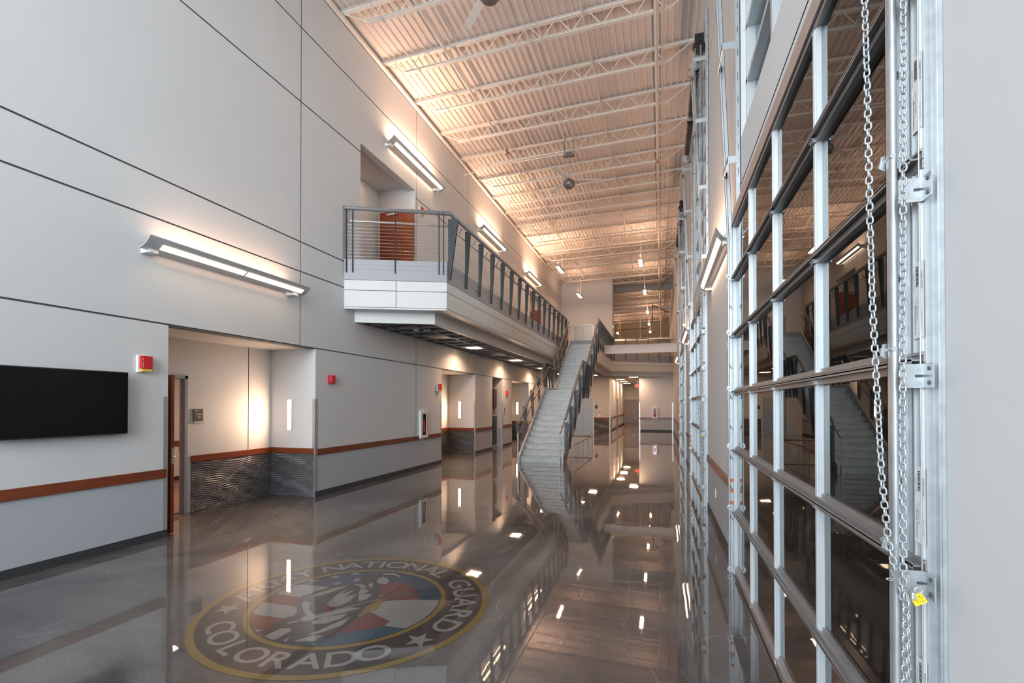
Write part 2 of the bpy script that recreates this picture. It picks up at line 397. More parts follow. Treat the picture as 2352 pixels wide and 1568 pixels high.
# upstairs recesses with doors
for n, (a, b) in enumerate(UPR):
    o = MB(); X1 = -7.27
    B(X1-1.4, X1-1.3, a-.3, b+.1, 4.6, 7.6).build('wall_upper_passage', OUT, kind='structure')  # shade of the dim room beyond is put into the wall colour
    area('passage_fill', (X1+.5, a+1.2, 7.42), (0, 0, 0), .4, .6, 7, WARM)  # unseen warm fill added to tint the recess
    o.box(X1-1.3, LX-.199, b-.01, b+.1, 4.6, 7.6); o.box(X1-1.3, LX-.199, a-.3, a-.2, 4.6, 7.6)
    o.box(X1-.1, X1, a+1.35, b, 4.6, 7.6); o.box(X1-.1, X1, a-.2, a+.3, 4.6, 7.6); o.box(X1-.1, X1, a+.2, a+1.36, 6.83, 7.6)
    o.build('wall_upper_recess', WALL, kind='structure')
    B(X1-1.4, LX-.199, a-.3, b+.1, 7.44, 7.6).build('ceiling_upper_recess', WALL, kind='structure')
    B(X1-1.4, LX+.0, a-.3, b+.1, 4.5, 4.66).build('floor_upper_recess', CARPET, kind='structure')
    d = thing('door_%d' % (2+n), None, None, (-6.6, b-.2, 4.66), kind='structure')
    leaf = MB().box(-7.12, -6.14, b-.17, b-.125, 4.67, 6.80).build('door_leaf', WOOD, d, label='open cherry veneer leaf', bevel=.002)
    MB().tube([(-6.24, b-.17, 5.68), (-6.24, b-.235, 5.68), (-6.36, b-.24, 5.68)], .011, 8).box(-6.9, -6.6, b-.2, b-.17, 6.70, 6.75).build('door_handle', STEEL, leaf)
    MB().box(-7.3, -7.24, a+.3, a+.36, 4.66, 6.83).box(-7.3, -7.24, a+1.31, a+1.37, 4.66, 6.83).box(-7.3, -7.24, a+.3, a+1.37, 6.78, 6.84).build('door_frame', GREY, d)
# stainless corner guards
def guard(x, y, wx, wy, label, z0=0, h=1.83):
    # L plate with outer corner at x,y ; wx, wy signed widths
    t = .004; mb = MB()
    mb.box(x, x+wx, y-(t if wy > 0 else -t)*1, y+(0), z0, z0+h)
    mb.box(x-(t if wx > 0 else -t), x, y-(t if wy > 0 else -t), y+wy, z0, z0+h)
    return tag(mb.build('corner_guard', STEEL), label, 'corner guard', 'stainless corner guards')
def wguard(y, dirn, label, h=1.83):
    # on an opening edge of the left wall at Y=y ; wall body lies towards dirn
    t = .004; mb = MB()
    mb.box(LX+.0005, LX+t, y-dirn*t, y+dirn*.06, 0, h); mb.box(LX-.06, LX+t, y-dirn*t, y-dirn*.0005, 0, h)
    return tag(mb.build('corner_guard', STEEL), label, 'corner guard', 'stainless corner guards')
wguard(4.76, -1, 'stainless steel corner guard at the left edge of the first alcove, nearest the television')
wguard(7.60, 1, 'stainless corner guard at the right edge of the first alcove, left of the fire horn')
wguard(13.05, -1, 'stainless steel corner guard on the wall end right of the extinguisher cabinet')
wguard(15.76, 1, 'stainless steel corner guard at the right edge of the second alcove')
wguard(17.57, -1, 'stainless steel corner guard left of the dark side opening')
wguard(18.82, 1, 'stainless steel corner guard right of the dark side opening')
wguard(20.12, -1, 'stainless steel corner guard at the left edge of the third alcove')

# ------------------------------------------------------------ emblem on the floor
EC = Vector((-2.598, 3.66, 0))
em = thing('floor_emblem', 'round painted emblem with gold rings and white lettering on the polished concrete floor', 'floor emblem', EC)
def ring(r0, r1, z, n=128):
    mb = MB()
    for i in range(n):
        a0, a1 = 2*PI*i/n, 2*PI*(i+1)/n
        if r0 > 0: mb.face([EC+Vector((r*math.cos(a), r*math.sin(a), z)) for r, a in ((r0, a0), (r1, a0), (r1, a1), (r0, a1))])
    if r0 == 0: mb.face([EC+Vector((r1*math.cos(2*PI*i/n), r1*math.sin(2*PI*i/n), z)) for i in range(n)])
    return mb
ring(1.148, 1.207, .0016).build('outer_ring', EMB[1], em); ring(.825, 1.149, .0013).build('black_band', EMB[0], em)
ring(.782, .826, .0016).build('inner_ring', EMB[1], em); ring(.768, .783, .00155).build('inner_line', EMB[0], em)
ring(0, .77, .0002).build('blue_field', EMB[4], em)
def clip(poly, R=.772):
    # keep the polygon inside the inner circle (points beyond are pulled back along a subdivided outline)
    out = []
    for i, p in enumerate(poly):
        q = poly[(i+1) % len(poly)]
        for k in range(8):
            x = p[0]+(q[0]-p[0])*k/8; y = p[1]+(q[1]-p[1])*k/8; r = math.hypot(x, y)
            if r > R: x, y = x*R/r, y*R/r
            out.append((x, y))
    return out
def emb(name, items, m, z):
    mb = MB()
    for j, p in enumerate(items): mb.face([EC+Vector((x, y, z+j*.00002)) for x, y in clip(p)][::-1])
    return mb.build(name, m, em)
for q in [[(-.783, .205), (-.283, .257), (-.208, -.022), (-.9, -.059), (-.95, .12)], [(-.85, -.20), (-.273, -.212), (-.096, -.423), (-.75, -.45)], [(-.55, -.65), (-.274, -.629), (-.236, -.724), (-.363, -.80)], [(.113, .142), (.544, .225), (.815, .286), (1.046, -.224), (.704, -.304), (.414, -.318), (.217, -.219)]]: emb('white_stripe', [q], EMB[2], .0004)
emb('teal_field', [[(.522, -.31), (.704, -.304), (.9, -.266), (.796, -.6), (.2, -.95), (.03, -.79), (.247, -.529)]], EMB[5], .0005)
for q in [[(-.86, -.042), (-.4, -.042), (-.273, -.212), (-.84, -.228)], [(-.78, -.444), (-.15, -.44), (-.236, -.641), (-.55, -.67)], [(.113, .209), (.058, .388), (.084, .521), (.181, .566), (.321, .506), (.447, .381), (.542, .224), (.338, .146), (.248, .086)], [(.25, -.11), (.53, -.231), (.522, -.33), (.251, -.535), (.237, -.448), (.242, -.293)]]: emb('red_stripe', [q], EMB[3], .0006)
emb('gold_disc', [[(.228, -.216), (.171, .031), (.161, .224), (.266, .091), (.303, -.044), (.278, -.131)]], EMB[1], .0008)
SIL = [(-.258, .523), (-.264, .617), (-.217, .696), (-.118, .748), (-.017, .77), (.069, .728), (.157, .63), (.089, .671), (.021, .679), (.06, .581), (.091, .484), (.07, .417), (.03, .36), (.028, .316), (.134, .233), (.178, .178), (.209, .058), (.187, -.056), (.21, -.151), (.246, -.318), (.262, -.464), (.254, -.555), (.283, -.576), (.283, -.61), (.241, -.634), (.18, -.603), (.191, -.693), (.022, -.741), (.022, -.656), (-.064, -.659), (-.037, -.759), (-.136, -.761), (-.34, -.685), (-.292, -.61), (-.337, -.549), (-.316, -.437), (-.277, -.357), (-.328, -.273), (-.43, -.184), (-.491, -.076), (-.499, .004), (-.458, .103), (-.371, .312), (-.207, .37), (-.206, .459)]
emb('soldier_silhouette', [SIL], EMB[0], .0010)
HL = [[(-.083, .537), (-.079, .632), (.002, .603), (.067, .516), (.064, .453), (.014, .445), (-.03, .474)], [(-.142, .706), (-.022, .751), (.062, .717), (.131, .647), (.022, .705), (-.083, .69)], [(-.098, .403), (-.09, .475), (-.028, .398), (-.021, .334)], [(-.176, -.091), (-.219, .09), (-.219, .277), (-.185, .12), (-.141, .264), (-.12, .08), (-.056, .174), (-.02, .02), (-.041, -.09), (-.099, -.144)], [(-.067, .223), (-.107, .326), (.01, .264), (.0, .18), (.079, .216), (.098, .098), (.054, .026)], [(-.24, .383), (-.136, .392), (-.052, .335), (-.109, .318)], [(-.424, .061), (-.342, .254), (-.254, .325), (-.30, .15), (-.36, .02), (-.398, .002)], [(-.386, -.155), (-.397, -.09), (-.318, -.119), (-.254, -.221), (-.099, -.338), (-.101, -.393), (-.233, -.301)], [(-.184, -.424), (-.186, -.349), (-.113, -.321), (-.074, -.385), (-.118, -.43)], [(-.157, -.334), (-.085, -.199), (.061, -.095), (.161, -.079), (.06, -.226), (-.067, -.361)][::1], [(-.06, -.43), (-.03, -.32), (.06, -.26), (.115, -.2), (.125, -.30), (.067, -.412), (-.017, -.45)], [(.059, -.61), (.097, -.515), (.134, -.379), (.178, -.259), (.21, -.394), (.156, -.509), (.123, -.579)], [(.04, -.701), (.1, -.612), (.170, -.58), (.175, -.624), (.175, -.68), (.04, -.728)], [(-.236, -.724), (-.209, -.585), (-.142, -.564), (-.105, -.601), (-.115, -.743), (-.144, -.752)], [(-.05, -.745), (-.048, -.677), (-.012, -.745)], [(-.235, -.497), (-.186, -.429), (-.171, -.446), (-.214, -.506)]]
for n, q in enumerate(HL): emb('soldier_highlight', [q], EMB[2], .0012+n*.00003)
emb('musket', [[(-.144, -.283), (.121, .085), (.466, .429), (.541, .503), (.559, .472), (.494, .402), (.157, .052), (-.107, -.319)]], EMB[0], .0018)
emb('musket_gleam', [[(-.116, -.299), (.147, .068), (.417, .357), (.422, .348), (.154, .057), (-.109, -.308)]], EMB[2], .0019)
def starpoly(cx, cy, r, rot):
    return [EC+Vector((cx+(r if i % 2 == 0 else r*.40)*math.cos(rot+i*PI/5), cy+(r if i % 2 == 0 else r*.40)*math.sin(rot+i*PI/5), .0018)) for i in range(10)]
for x, y in ((-.531, .493), (-.389, .63), (-.394, .343), (-.268, .48), (-.66, .342), (-.20, .64)):
    mb = MB(); mb.face([p-Vector((0, 0, .001)) for p in starpoly(x, y, .062, 1.2)]); mb.build('small_star', EMB[2], em)
for a in (-155.1, -26.0):
    a = math.radians(a); mb = MB(); mb.face(starpoly(math.cos(a), math.sin(a), .115, a+PI/2 if False else PI/2)); mb.build('star', EMB[2], em)
def arc(s, a0, a1, inward, rad=.985, size=.285):
    for i, ch in enumerate(s):
        if ch == ' ': continue
        a = math.radians(a0+(a1-a0)*i/(len(s)-1))
        rot = a-PI/2 if not inward else a+PI/2
        M = Matrix.Translation(EC+Vector((rad*math.cos(a), rad*math.sin(a), .0017+.00008*((i+int(a0)) % 5)))) @ Matrix.Rotation(rot, 4, 'Z')
        text(ch, size, M, EMB[2], em, 'letter', bold=0 if ch == 'M' else .0035, ext=0, sx=1.12)
arc('COLORADO', -134, -45.7, True)
for ch, a in zip('ARMY', (189.5, 178.3, 165.0, 152.2)): arc(ch+' ', a, a-1, False)
for ch, a in zip('NATIONAL', (135.6, 124.2, 113.5, 106.0, 96.8, 84.5, 72.8, 63.0)): arc(ch+' ', a, a-1, False)
for ch, a in zip('GUARD', (42.5, 29.2, 16.5, 3.5, -9.5)): arc(ch+' ', a, a-1, False)

# ------------------------------------------------------------ ceiling deck and joists
SL = math.tan(math.radians(1.19))
def zc(x): return 9.665+(x-LX)*SL
def deck(x0, x1, y0, y1, name):
    mb = MB(); p = .152; x = x0; prof = []
    while x < x1-1e-6:
        for dx, dz in ((0, 0), (.035, 0), (.05, .038), (.137, .038)): prof.append((min(x+dx, x1), zc(min(x+dx, x1))+dz))
        x += p
    prof.append((x1, zc(x1)))
    for a, b in zip(prof, prof[1:]): mb.face([(a[0], y0, a[1]), (b[0], y0, b[1]), (b[0], y1, b[1]), (a[0], y1, a[1])])
    return mb.build(name, CEIL, kind='structure')
deck(LX-.1, RX+.15, Y0-.1, 48.2, 'ceiling')
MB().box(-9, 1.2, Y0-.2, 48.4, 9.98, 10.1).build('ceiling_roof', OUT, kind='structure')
tn += 1; MB().box(LX, LX+.09, Y0, YE, 9.50, 9.56).box(LX, LX+.012, Y0, YE, 9.5, 9.64).build('trim_%d' % tn, JOIST, kind='structure')
def joist(y, label, x0=LX+.02, x1=RX-.02, tall=.40):
    j = thing('roof_joist', label, 'roof joist', (x0, y, zc(x0)-.45), 'white open web roof joists')
    def L(mb, xa, xb, z0f, h):
        t = .006; dz = z0f(xb)-z0f(xa)
        for hw, za, zb in ((.042, -t, 0), (.006, -h+t, -t), (.042, -h, -h+t)):
            z = z0f(xa); mb.prism([(xa, y-hw, z+za), (xa, y+hw, z+za), (xa, y+hw, z+zb), (xa, y-hw, z+zb)], (xb-xa, 0, dz))
    t1 = MB(); L(t1, x0, x1, lambda x: zc(x)-.002, .065); t1.build('top_chord', JOIST, j)
    b0, b1 = x0+.60, x1-.50
    b1_ = MB(); L(b1_, b0, b1, lambda x: zc(x)-tall+.045, .045); b1_.build('bottom_chord', JOIST, j)
    wb = MB(); n = 9; stp = (b1-b0-.2)/n
    for i in range(n):
        xa = b0+.1+i*stp; xm = xa+stp/2; xb = xa+stp
        for p, q in (((xa, zc(xa)-tall+.02), (xm-.04, zc(xm)-.04)), ((xm+.04, zc(xm)-.04), (xb, zc(xb)-tall+.02))):
            wb.tube([(p[0], y, p[1]), (q[0], y, q[1])], .011, 6, caps=False)
    wb.tube([(x0+.03, y, zc(x0)-.05), (b0+.03, y, zc(b0)-tall+.03)], .013, 6); wb.tube([(x1-.03, y, zc(x1)-.05), (b1-.03, y, zc(b1)-tall+.03)], .013, 6)
    wb.tube([(x0+.28, y, zc(x0)-.03), (b0+.1, y, zc(b0)-tall+.03)], .010, 6)
    wb.build('web', JOIST, j); return j
ORD = ['first', 'second', 'third', 'fourth', 'fifth', 'sixth', 'seventh', 'eighth', 'ninth', 'tenth', 'eleventh', 'twelfth', 'thirteenth', 'fourteenth', 'fifteenth', 'sixteenth', 'seventeenth', 'eighteenth', 'nineteenth', 'twentieth']
j0 = joist(8.30, 'white open web roof joist, first one down from the top edge of the photo')
for k in range(1, 16):
    dup(j0, (0, 1.528*k, 0), 'white open web roof joist, %s one back from the top edge of the photo' % ORD[k])
for k in range(1, 4):
    dup(j0, (0, -1.528*k, 0), 'white open web roof joist above the camera, %s before the photo edge' % ORD[k-1])
j1 = joist(33.9, 'white roof joist of the far upper room, first one behind the grey girder', x0=-5.0)
for k in range(1, 9): dup(j1, (0, 1.55*k, 0), 'white roof joist of the far upper room, %s one behind the grey girder' % ORD[k])
# pipes along the hall ceiling
def zp(x): return zc(x)-.44
for x, r, z, nm, lb, y1 in ((-4.50, .035, zc(-4.5)-.20, 'sprinkler_pipe', 'thick cream sprinkler main running under the deck near the left wall', 31), (-.075, .035, zc(0)-.47, 'sprinkler_pipe', 'cream sprinkler pipe running lengthwise under the right ends of the joists', 46), (.05, .018, zc(0)-.45, 'conduit', 'thin white conduit beside the right hand sprinkler pipe', 46), (-2.60, .012, zc(-2.6)-.42, 'bridging_rod', 'thin bridging rod crossing the bottom chords in mid ceiling', 31), (-2.35, .012, zc(-2.35)-.42, 'bridging_rod', 'thin bridging rod just right of the other mid ceiling rod', 31), (-5.2, .012, zc(-5.2)-.42, 'bridging_rod', 'thin bridging rod at the left ends of the bottom chords', 31), (-1.5, .03, zc(-1.5)-.09, 'conduit_bundle', 'cream conduit bundle tucked under the deck right of the fans', 31)):
    tag(MB().tube([(x, 2, z), (x, y1, z)], r, 8).build(nm, JOIST), lb, 'pipe')
for (x, y, lb) in ((-4.50, 14.0, 'orange band on the sprinkler main near the left wall'), (-.075, 15.6, 'red band on the right hand sprinkler pipe')):
    tag(MB().tube([(x, y, zc(x)-(.20 if x < -4 else .465)), (x, y+.28, zc(x)-(.20 if x < -4 else .465))], .038, 10).build('pipe_label', COPPER), lb, 'pipe label')
# grey girder between the hall and the far room
MB().box(-3.0, RX, 32.95, 33.2, 9.20, 9.22).box(-3.0, RX, 33.06, 33.08, 9.2, 9.66).box(-3, RX, 32.95, 33.2, 9.64, 9.66).build('roof_girder', GREY, label='wide grey steel girder crossing above the entrance to the far upper room', cat='girder')
for y, z, lb in ((38.6, 9.1, 'cream steel beam across the middle of the far upper room'), (46.0, 7.65, 'white ventilation pipe hung low across the back of the far upper room')):
    mb = MB().tube([(-4.9, y, z), (RX-.02, y, z)], .12 if z < 8 else .10, 12)
    for x in (-3.6, -1.8, .0): mb.tube([(x, y, z), (x, y, zc(x))], .02, 6)
    tag(mb.build('hanging_pipe', JOIST), lb, 'pipe')

# fans
def fan(x, y, z, lb):
    t = thing('ceiling_fan', lb, 'ceiling fan', (x, y, z), 'grey ceiling fans')
    mb = MB(); mb.lathe([(0, -.13), (.10, -.13), (.14, -.10), (.175, -.05), (.175, .03), (.13, .09), (.05, .11), (.03, .12), (.03, .16)], (x, y, z)); mb.build('motor', mat('fan_grey', (.20, .19, .18), .4, .4, noise=.1), t)
    MB().tube([(x, y, z+.14), (x, y, z+.82)], .016, 8).build('downrod', GALV, t)
    MB().box(x-.16, x+.16, y-.06, y+.06, z+.80, z+.86).box(x-.09, x+.09, y-.09, y+.09, z+.86, z+.90).box(x-.14, x-.12, y-.01, y+.01, z+.86, z+1.5).box(x+.12, x+.14, y-.01, y+.01, z+.86, z+1.5).build('hanger', MATS['fan_grey'], t)
    for i in range(3):
        a = .25+i*2*PI/3; M = Matrix.Translation((x, y, z+.10)) @ Matrix.Rotation(a, 4, 'Z') @ Matrix.Rotation(.16, 4, 'X')
        MB().box(.14, .95, -.06, .06, -.006, .006, M).build('blade', JOIST, t)
fan(-2.57, 14.1, 8.22, 'grey hanging fan in the middle of the ceiling')
fan(-2.57, 7.16, 8.22, 'grey fan cut by the top edge of the photo')

# ------------------------------------------------------------ balcony and gallery
BX = -4.27; FZ = 4.66
e0 = (LX, 8.45); e1 = (BX, 9.27)              # splayed end
GX = -2.80; g1 = (GX, 29.35); g2 = (RX, 31.55)  # gallery front
path_top = [e0, e1, (BX, 22.5), (GX, 22.5), g1, g2]
def offs(path, d):  # shift path inwards (to the left-hand side when walking) by d
    out = []; n = len(path)
    for i, p in enumerate(path):
        ns = []
        for a, b in ((i-1, i), (i, i+1)):
            if a >= 0 and b < n:
                t = Vector((path[b][0]-path[a][0], path[b][1]-path[a][1])).normalized(); ns.append(Vector((-t.y, t.x)))
        if len(ns) == 1: v = ns[0]*d
        else:
            m = (ns[0]+ns[1]).normalized(); v = m*(d/max(.3, m.dot(ns[0])))
        out.append((p[0]+v.x, p[1]+v.y))
    out[0] = (LX, out[0][1]-(out[0][0]-LX)*.45) if d else out[0]
    return out
def strip(mb, path, z0, z1, segs=None):
    for i in range(len(path)-1):
        if segs and i not in segs: continue
        a, b = path[i], path[i+1]; mb.face([(*a, z0), (*b, z0), (*b, z1), (*a, z1)])
def ribbon(mb, p1, p2, z):
    for i in range(len(p1)-1): mb.face([(*p1[i], z), (*p1[i+1], z), (*p2[i+1], z), (*p2[i], z)])
bal = thing('balcony', 'long upper balcony with cream fascia panels and grey steel edge along the left wall', 'balcony', (BX, 9.27, 3.46))
mb = MB()
strip(mb, path_top, 4.28, 4.70); p2 = offs(path_top, .06)
ribbon(mb, path_top, p2, 4.70); strip(mb, p2, FZ, 4.70)
for z in (4.50, 4.59): strip(mb, offs(path_top, -.006), z, z+.008); ribbon(mb, offs(path_top, -.006), path_top, z)
mb.build('steel_edge', GREY, bal)
# fascia panels as individual slabs with open joints
def panelrow(a, b, z0, z1, n, first=None, name='fascia_panel'):
    L = math.hypot(b[0]-a[0], b[1]-a[1]); t = ((b[0]-a[0])/L, (b[1]-a[1])/L); nn = (t[1], -t[0])
    ks = [0]+([first] if first else [])
    if first:
        while ks[-1]+1.745 < L-.2: ks.append(ks[-1]+1.745)
    else: ks = [L*i/n for i in range(n)]
    ks.append(L)
    for s0, s1 in zip(ks, ks[1:]):
        q = []
        for s in (s0+.006 if s0 else s0, s1-.006 if s1 < L else s1):
            q.append((a[0]+t[0]*s, a[1]+t[1]*s))
        o = .0; d = .03
        poly = [(q[0][0], q[0][1], z0), (q[1][0], q[1][1], z0), (q[1][0], q[1][1], z1), (q[0][0], q[0][1], z1)]
        MB().prism(poly, (-nn[0]*d, -nn[1]*d, 0)).build(name, PANEL, bal)
segs = [(e0, e1, 2, None), (e1, (BX, 22.5), 0, 1.30), ((BX, 22.5), (GX, 22.5), 1, None), ((GX, 22.5), g1, 4, None), (g1, g2, 3, None)]
for i, (a, b, n, fst) in enumerate(segs):
    panelrow(a, b, 4.072, 4.272, n, fst); panelrow(a, b, 3.725, 4.060, n, fst)
mb = MB(); mb.mi = 0; strip(mb, offs(path_top, .035), 3.70, 4.28); mb.build('joint_backing', REVEAL, bal)
lip = MB(); strip(lip, path_top, 3.684, 3.715); ribbon(lip, path_top, offs(path_top, .04), 3.715); lip.build('bottom_lip', PANEL, bal)
s2 = [(LX, 8.81), (-4.68, 9.55), (-4.68, 22.9), (-3.2, 22.9), (-3.2, 29.9), (RX, 32.35)]
mb = MB(); ribbon(mb, path_top, s2, 3.684); strip(mb, s2, 3.46, 3.684); p3 = offs(s2, .08); ribbon(mb, s2, p3, 3.46); strip(mb, p3, 3.46, 3.56)
mb.build('soffit_drop', PANEL, bal)
# slab
def slab(poly, z0, z1, name, m):
    MB().prism([(x, y, z0) for x, y in poly], (0, 0, z1-z0)).build(name, m, bal)
pp = offs(path_top, .055)
MB().prism([(x, y, 4.40) for x, y in [(LX, 8.56), (pp[1][0], pp[1][1]), (pp[2][0], 22.56), (LX, 22.56)]], (0, 0, .26)).build('floor_balcony', GREY, kind='structure')
MB().prism([(x, y, 4.40) for x, y in [(LX, 22.57), (pp[3][0], 22.57), (pp[4][0], pp[4][1]), (pp[5][0]-.0, pp[5][1]), (RX-.005, 47.99), (-4.99, 47.99), (-4.99, YE), (LX, YE)]], (0, 0, .26)).build('floor_gallery', GREY, kind='structure')
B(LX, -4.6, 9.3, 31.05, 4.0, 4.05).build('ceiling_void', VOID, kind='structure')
# open ceiling grid under the balcony
g = thing('ceiling_grid', 'open grey suspended ceiling grid without tiles under the balcony', 'ceiling grid', (-5.4, 15, 3.47))
mb = MB()
for x in (-6.165, -5.86, -5.25, -4.69):
    ys = 8.9 if x < -6 else (9.0 if x < -5.5 else (9.3 if x < -5 else 9.6))
    mb.box(x-.012, x+.012, ys, 31, 3.470, 3.474); mb.box(x-.002, x+.002, ys, 31, 3.474, 3.512)
mb.build('main_runner', ALUD, g)
mb = MB(); y = 9.4
while y < 31:
    x1 = -4.70 if y > 9.6 else -5.1
    mb.box(LX+.01, x1, y-.012, y+.012, 3.470, 3.474); mb.box(LX+.01, x1, y-.002, y+.002, 3.474, 3.60); y += .61
mb.build('cross_tee', ALUD, g)
for n, (x, y, lb) in enumerate(((-5.55, 10.35, 'left'), (-5.30, 10.42, 'right'))):
    tag(MB().lathe([(0, -.03), (.05, -.025), (.08, 0), (.085, .02), (.04, .03)], (x, y, 3.50), 16).build('ceiling_speaker', WHITE), 'small round white ceiling device in the open grid, %s one of the pair' % lb, 'ceiling device', 'round ceiling devices')
TN = ['first', 'second', 'third', 'fourth']
for n, y in enumerate((14.0, 18.5, 23.0, 27.4)):
    t = thing('troffer_light', 'bright warm recessed ceiling light under the balcony, %s one from the near end' % TN[n], 'ceiling light', (-5.50, y, 3.47), 'lit troffers under the balcony')
    MB().box(-5.82, -5.22, y-.3, y+.3, 3.474, 3.55).build('housing', WHITE, t)
    MB().box(-5.70, -5.34, y-.2, y+.2, 3.462, 3.473).build('lens', LENS, t)
    area('lamp', (-5.52, y, 3.455), (0, 0, 0), .3, .36, 34, WARM, spread=2.6, parent=t)
for n, y in enumerate((11.6, 16.2, 20.8)):
    t = tag(MB().box(-5.80, -5.30, y-.28, y+.28, 3.476, 3.52).build('air_diffuser', GREY), 'unlit grey square diffuser in the open grid, %s from the near end' % TN[n], 'air diffuser')

# railings
def pipe(name, pts, r, m, par, n=12): return MB().tube(pts, r, n).build(name, m, par)
rl = thing('balcony_railing', 'cable railing with grey pipe top rail and tapered charcoal posts along the balcony', 'railing', (BX, 9.3, FZ))
rx = BX+.06
endA, endB = (LX+.02, 8.44), (rx, 9.30)
pipe('top_rail', [(*endA, 5.74), (*endB, 5.72), (rx, 22.45, 5.70)], .038, PIPE, rl, 14)
ia, ib = (LX+.03, 8.60), (BX-.03, 9.40)
pipe('hand_rail', [(*ia, 5.53), (*ib, 5.50), (BX-.03, 22.4, 5.48)], .020, STEEL, rl)
for c in range(10):
    z = 4.76+c*.072
    MB().tube([(LX+.02, 8.47, z), (BX+.015, 9.31, z), (BX+.015, 22.4, z)], .0035, 5, caps=False).build('cable', STEEL, rl)
MB().box(LX+.001, LX+.012, 8.36, 8.48, 4.70, 5.78).build('wall_plate', ALU, rl)
for s in (.03, .09, .5, .93, .975):
    x = e0[0]+(e1[0]-e0[0])*s; y = e0[1]+(e1[1]-e0[1])*s-.02
    MB().box(x-.005, x+.005, y-.03, y+.005, 4.42, 5.72).build('flat_post', DARK, rl)
def taper(xi, y, z0, z1, wt, wb, par, m=DARK, t=.012, sgn=1, nb=12):
    mb = MB(); mb.prism([(xi, y-t/2, z0), (xi+sgn*wb, y-t/2, z0), (xi+sgn*wt, y-t/2, z1-.05), (xi+sgn*wt*.7, y-t/2, z1), (xi, y-t/2, z1)], (0, t, 0)); mb.prism([(xi, y+.03, z0), (xi+sgn*wb, y+.03, z0), (xi+sgn*wt, y+.03, z1-.05), (xi+sgn*wt*.7, y+.03, z1), (xi, y+.03, z1)], (0, t, 0))
    o = mb.build('tapered_post', m, par)
    bb = MB()
    for i in range(nb):
        zz = z0+.3+(z1-z0-.4)*i/(nb-1); bb.disc((xi+sgn*.035, y-t/2-.004, zz), .007, 'y', .004, 6)
    bb.build('bolt_row', GALV, o); return o
taper(BX-.0, 9.34, 4.34, 5.62, .22, .05, rl)
for i in range(15):
    y = 10.25+.856*i
    if y < 22.4: taper(BX+.006, y, 4.36, 5.66, .125, .035, rl)
    MB().tube([(BX+.04, y-.25, 5.64), (BX-.03, y-.25, 5.56), (BX-.03, y-.25, 5.50)], .008, 6).build('rail_bracket', DARK, rl)
for n, y in enumerate((11.0, 15.2, 19.4, 22.2)):
    mb = MB()
    for dy in (-.05, .05):
        for dz in (0, .07): mb.disc((BX+.0, y+dy, 4.36+dz), .016, 'x', .012, 8)
    mb.box(BX, BX+.03, y-.14, y+.14, 4.47, 4.49)
    tag(mb.build('splice_plate', GALV), 'small bolted splice plate on the balcony edge, %s from the near end' % TN[n], 'splice plate')

def railing(name, label, pts, h, side, spacing, ncab=10, top=PIPE, postfn=None):
    r = thing(name, label, 'railing', (*pts[0][:2], pts[0][2]))
    pipe('top_rail', [(x, y, z+h) for x, y, z in pts], .034, top, r)
    pipe('hand_rail', [(x-side*.07, y, z+h-.2) for x, y, z in pts], .018, STEEL, r)
    for c in range(ncab): MB().tube([(x, y, z+.1+c*(h-.35)/ncab) for x, y, z in pts], .003, 5, caps=False).build('cable', STEEL, r)
    return r
gr = railing('gallery_railing', 'charcoal cable railing along the gallery edge right of the stair top', [(GX+.03, 22.7, FZ), (GX+.03, 29.4, FZ)], 1.05, 1, .85)
for i in range(9): taper(GX+.0, 22.9+.8*i, 4.36, 5.66, .13, .035, gr)
cr = railing('crossing_railing', 'charcoal railing with square posts across the front of the far gallery', [(GX+.05, 29.45, FZ), (RX-.03, 31.6, FZ)], 1.05, 0, .85)
for i in range(6):
    s = (i+.15)/5.4; x = GX+.05+(RX-.08-GX)*s; y = 29.42+2.15*s
    MB().box(x-.03, x+.03, y-.06, y, 4.36, 5.68).build('square_post', DARK, cr)
# bridge beam
MB().box(GX+.1, RX, 24.55, 24.57, 4.23, FZ).box(GX+.1, RX, 24.48, 24.66, FZ-.015, FZ).box(GX+.1, RX, 24.48, 24.66, 4.23, 4.245).build('bridge_beam', mat('beam_paint', (.62, .60, .60), .4, noise=.02), label='pale grey steel beam spanning from the stair head to the right wall', cat='beam')

# ------------------------------------------------------------ staircase
SXL, SXR = -4.09, -2.72
R = FZ/27; y1 = 14.06; T1 = .283; T2 = .262
nose = [(y1+T1*k, R*(k+1)) for k in range(13)]          # 13 risers, last is the landing edge
yl = nose[-1][0]; yu = 19.14
nose2 = [(yu+T2*k, R*(14+k)) for k in range(14)]
st = thing('staircase', 'grey steel staircase with closed risers climbing to the gallery', 'staircase', (-3.4, y1, 0))
tr, tr2, rs, rs2 = MB(), MB(), MB(), MB()
for k, (y, z) in enumerate(nose+nose2):
    yn = (nose+nose2)[k+1][0] if k < 26 else y+.12
    (tr if k < 13 else tr2).box(SXL+.05, SXR-.05, y-.028, yn+.02, z-.032, z)
    (rs if k < 13 else rs2).box(SXL+.05, SXR-.05, y, y+.012, z-R, z-.032)
tr.build('lower_treads', CONC, st); tr2.build('upper_treads', CONC, st); rs2.build('upper_risers', mat('riser_metal', (.50, .51, .495), .42, .15, noise=.16, nscale=6), st)
rs.build('lower_risers', mat('riser_metal', (.50, .51, .495), .42, .15, noise=.16, nscale=6), st)
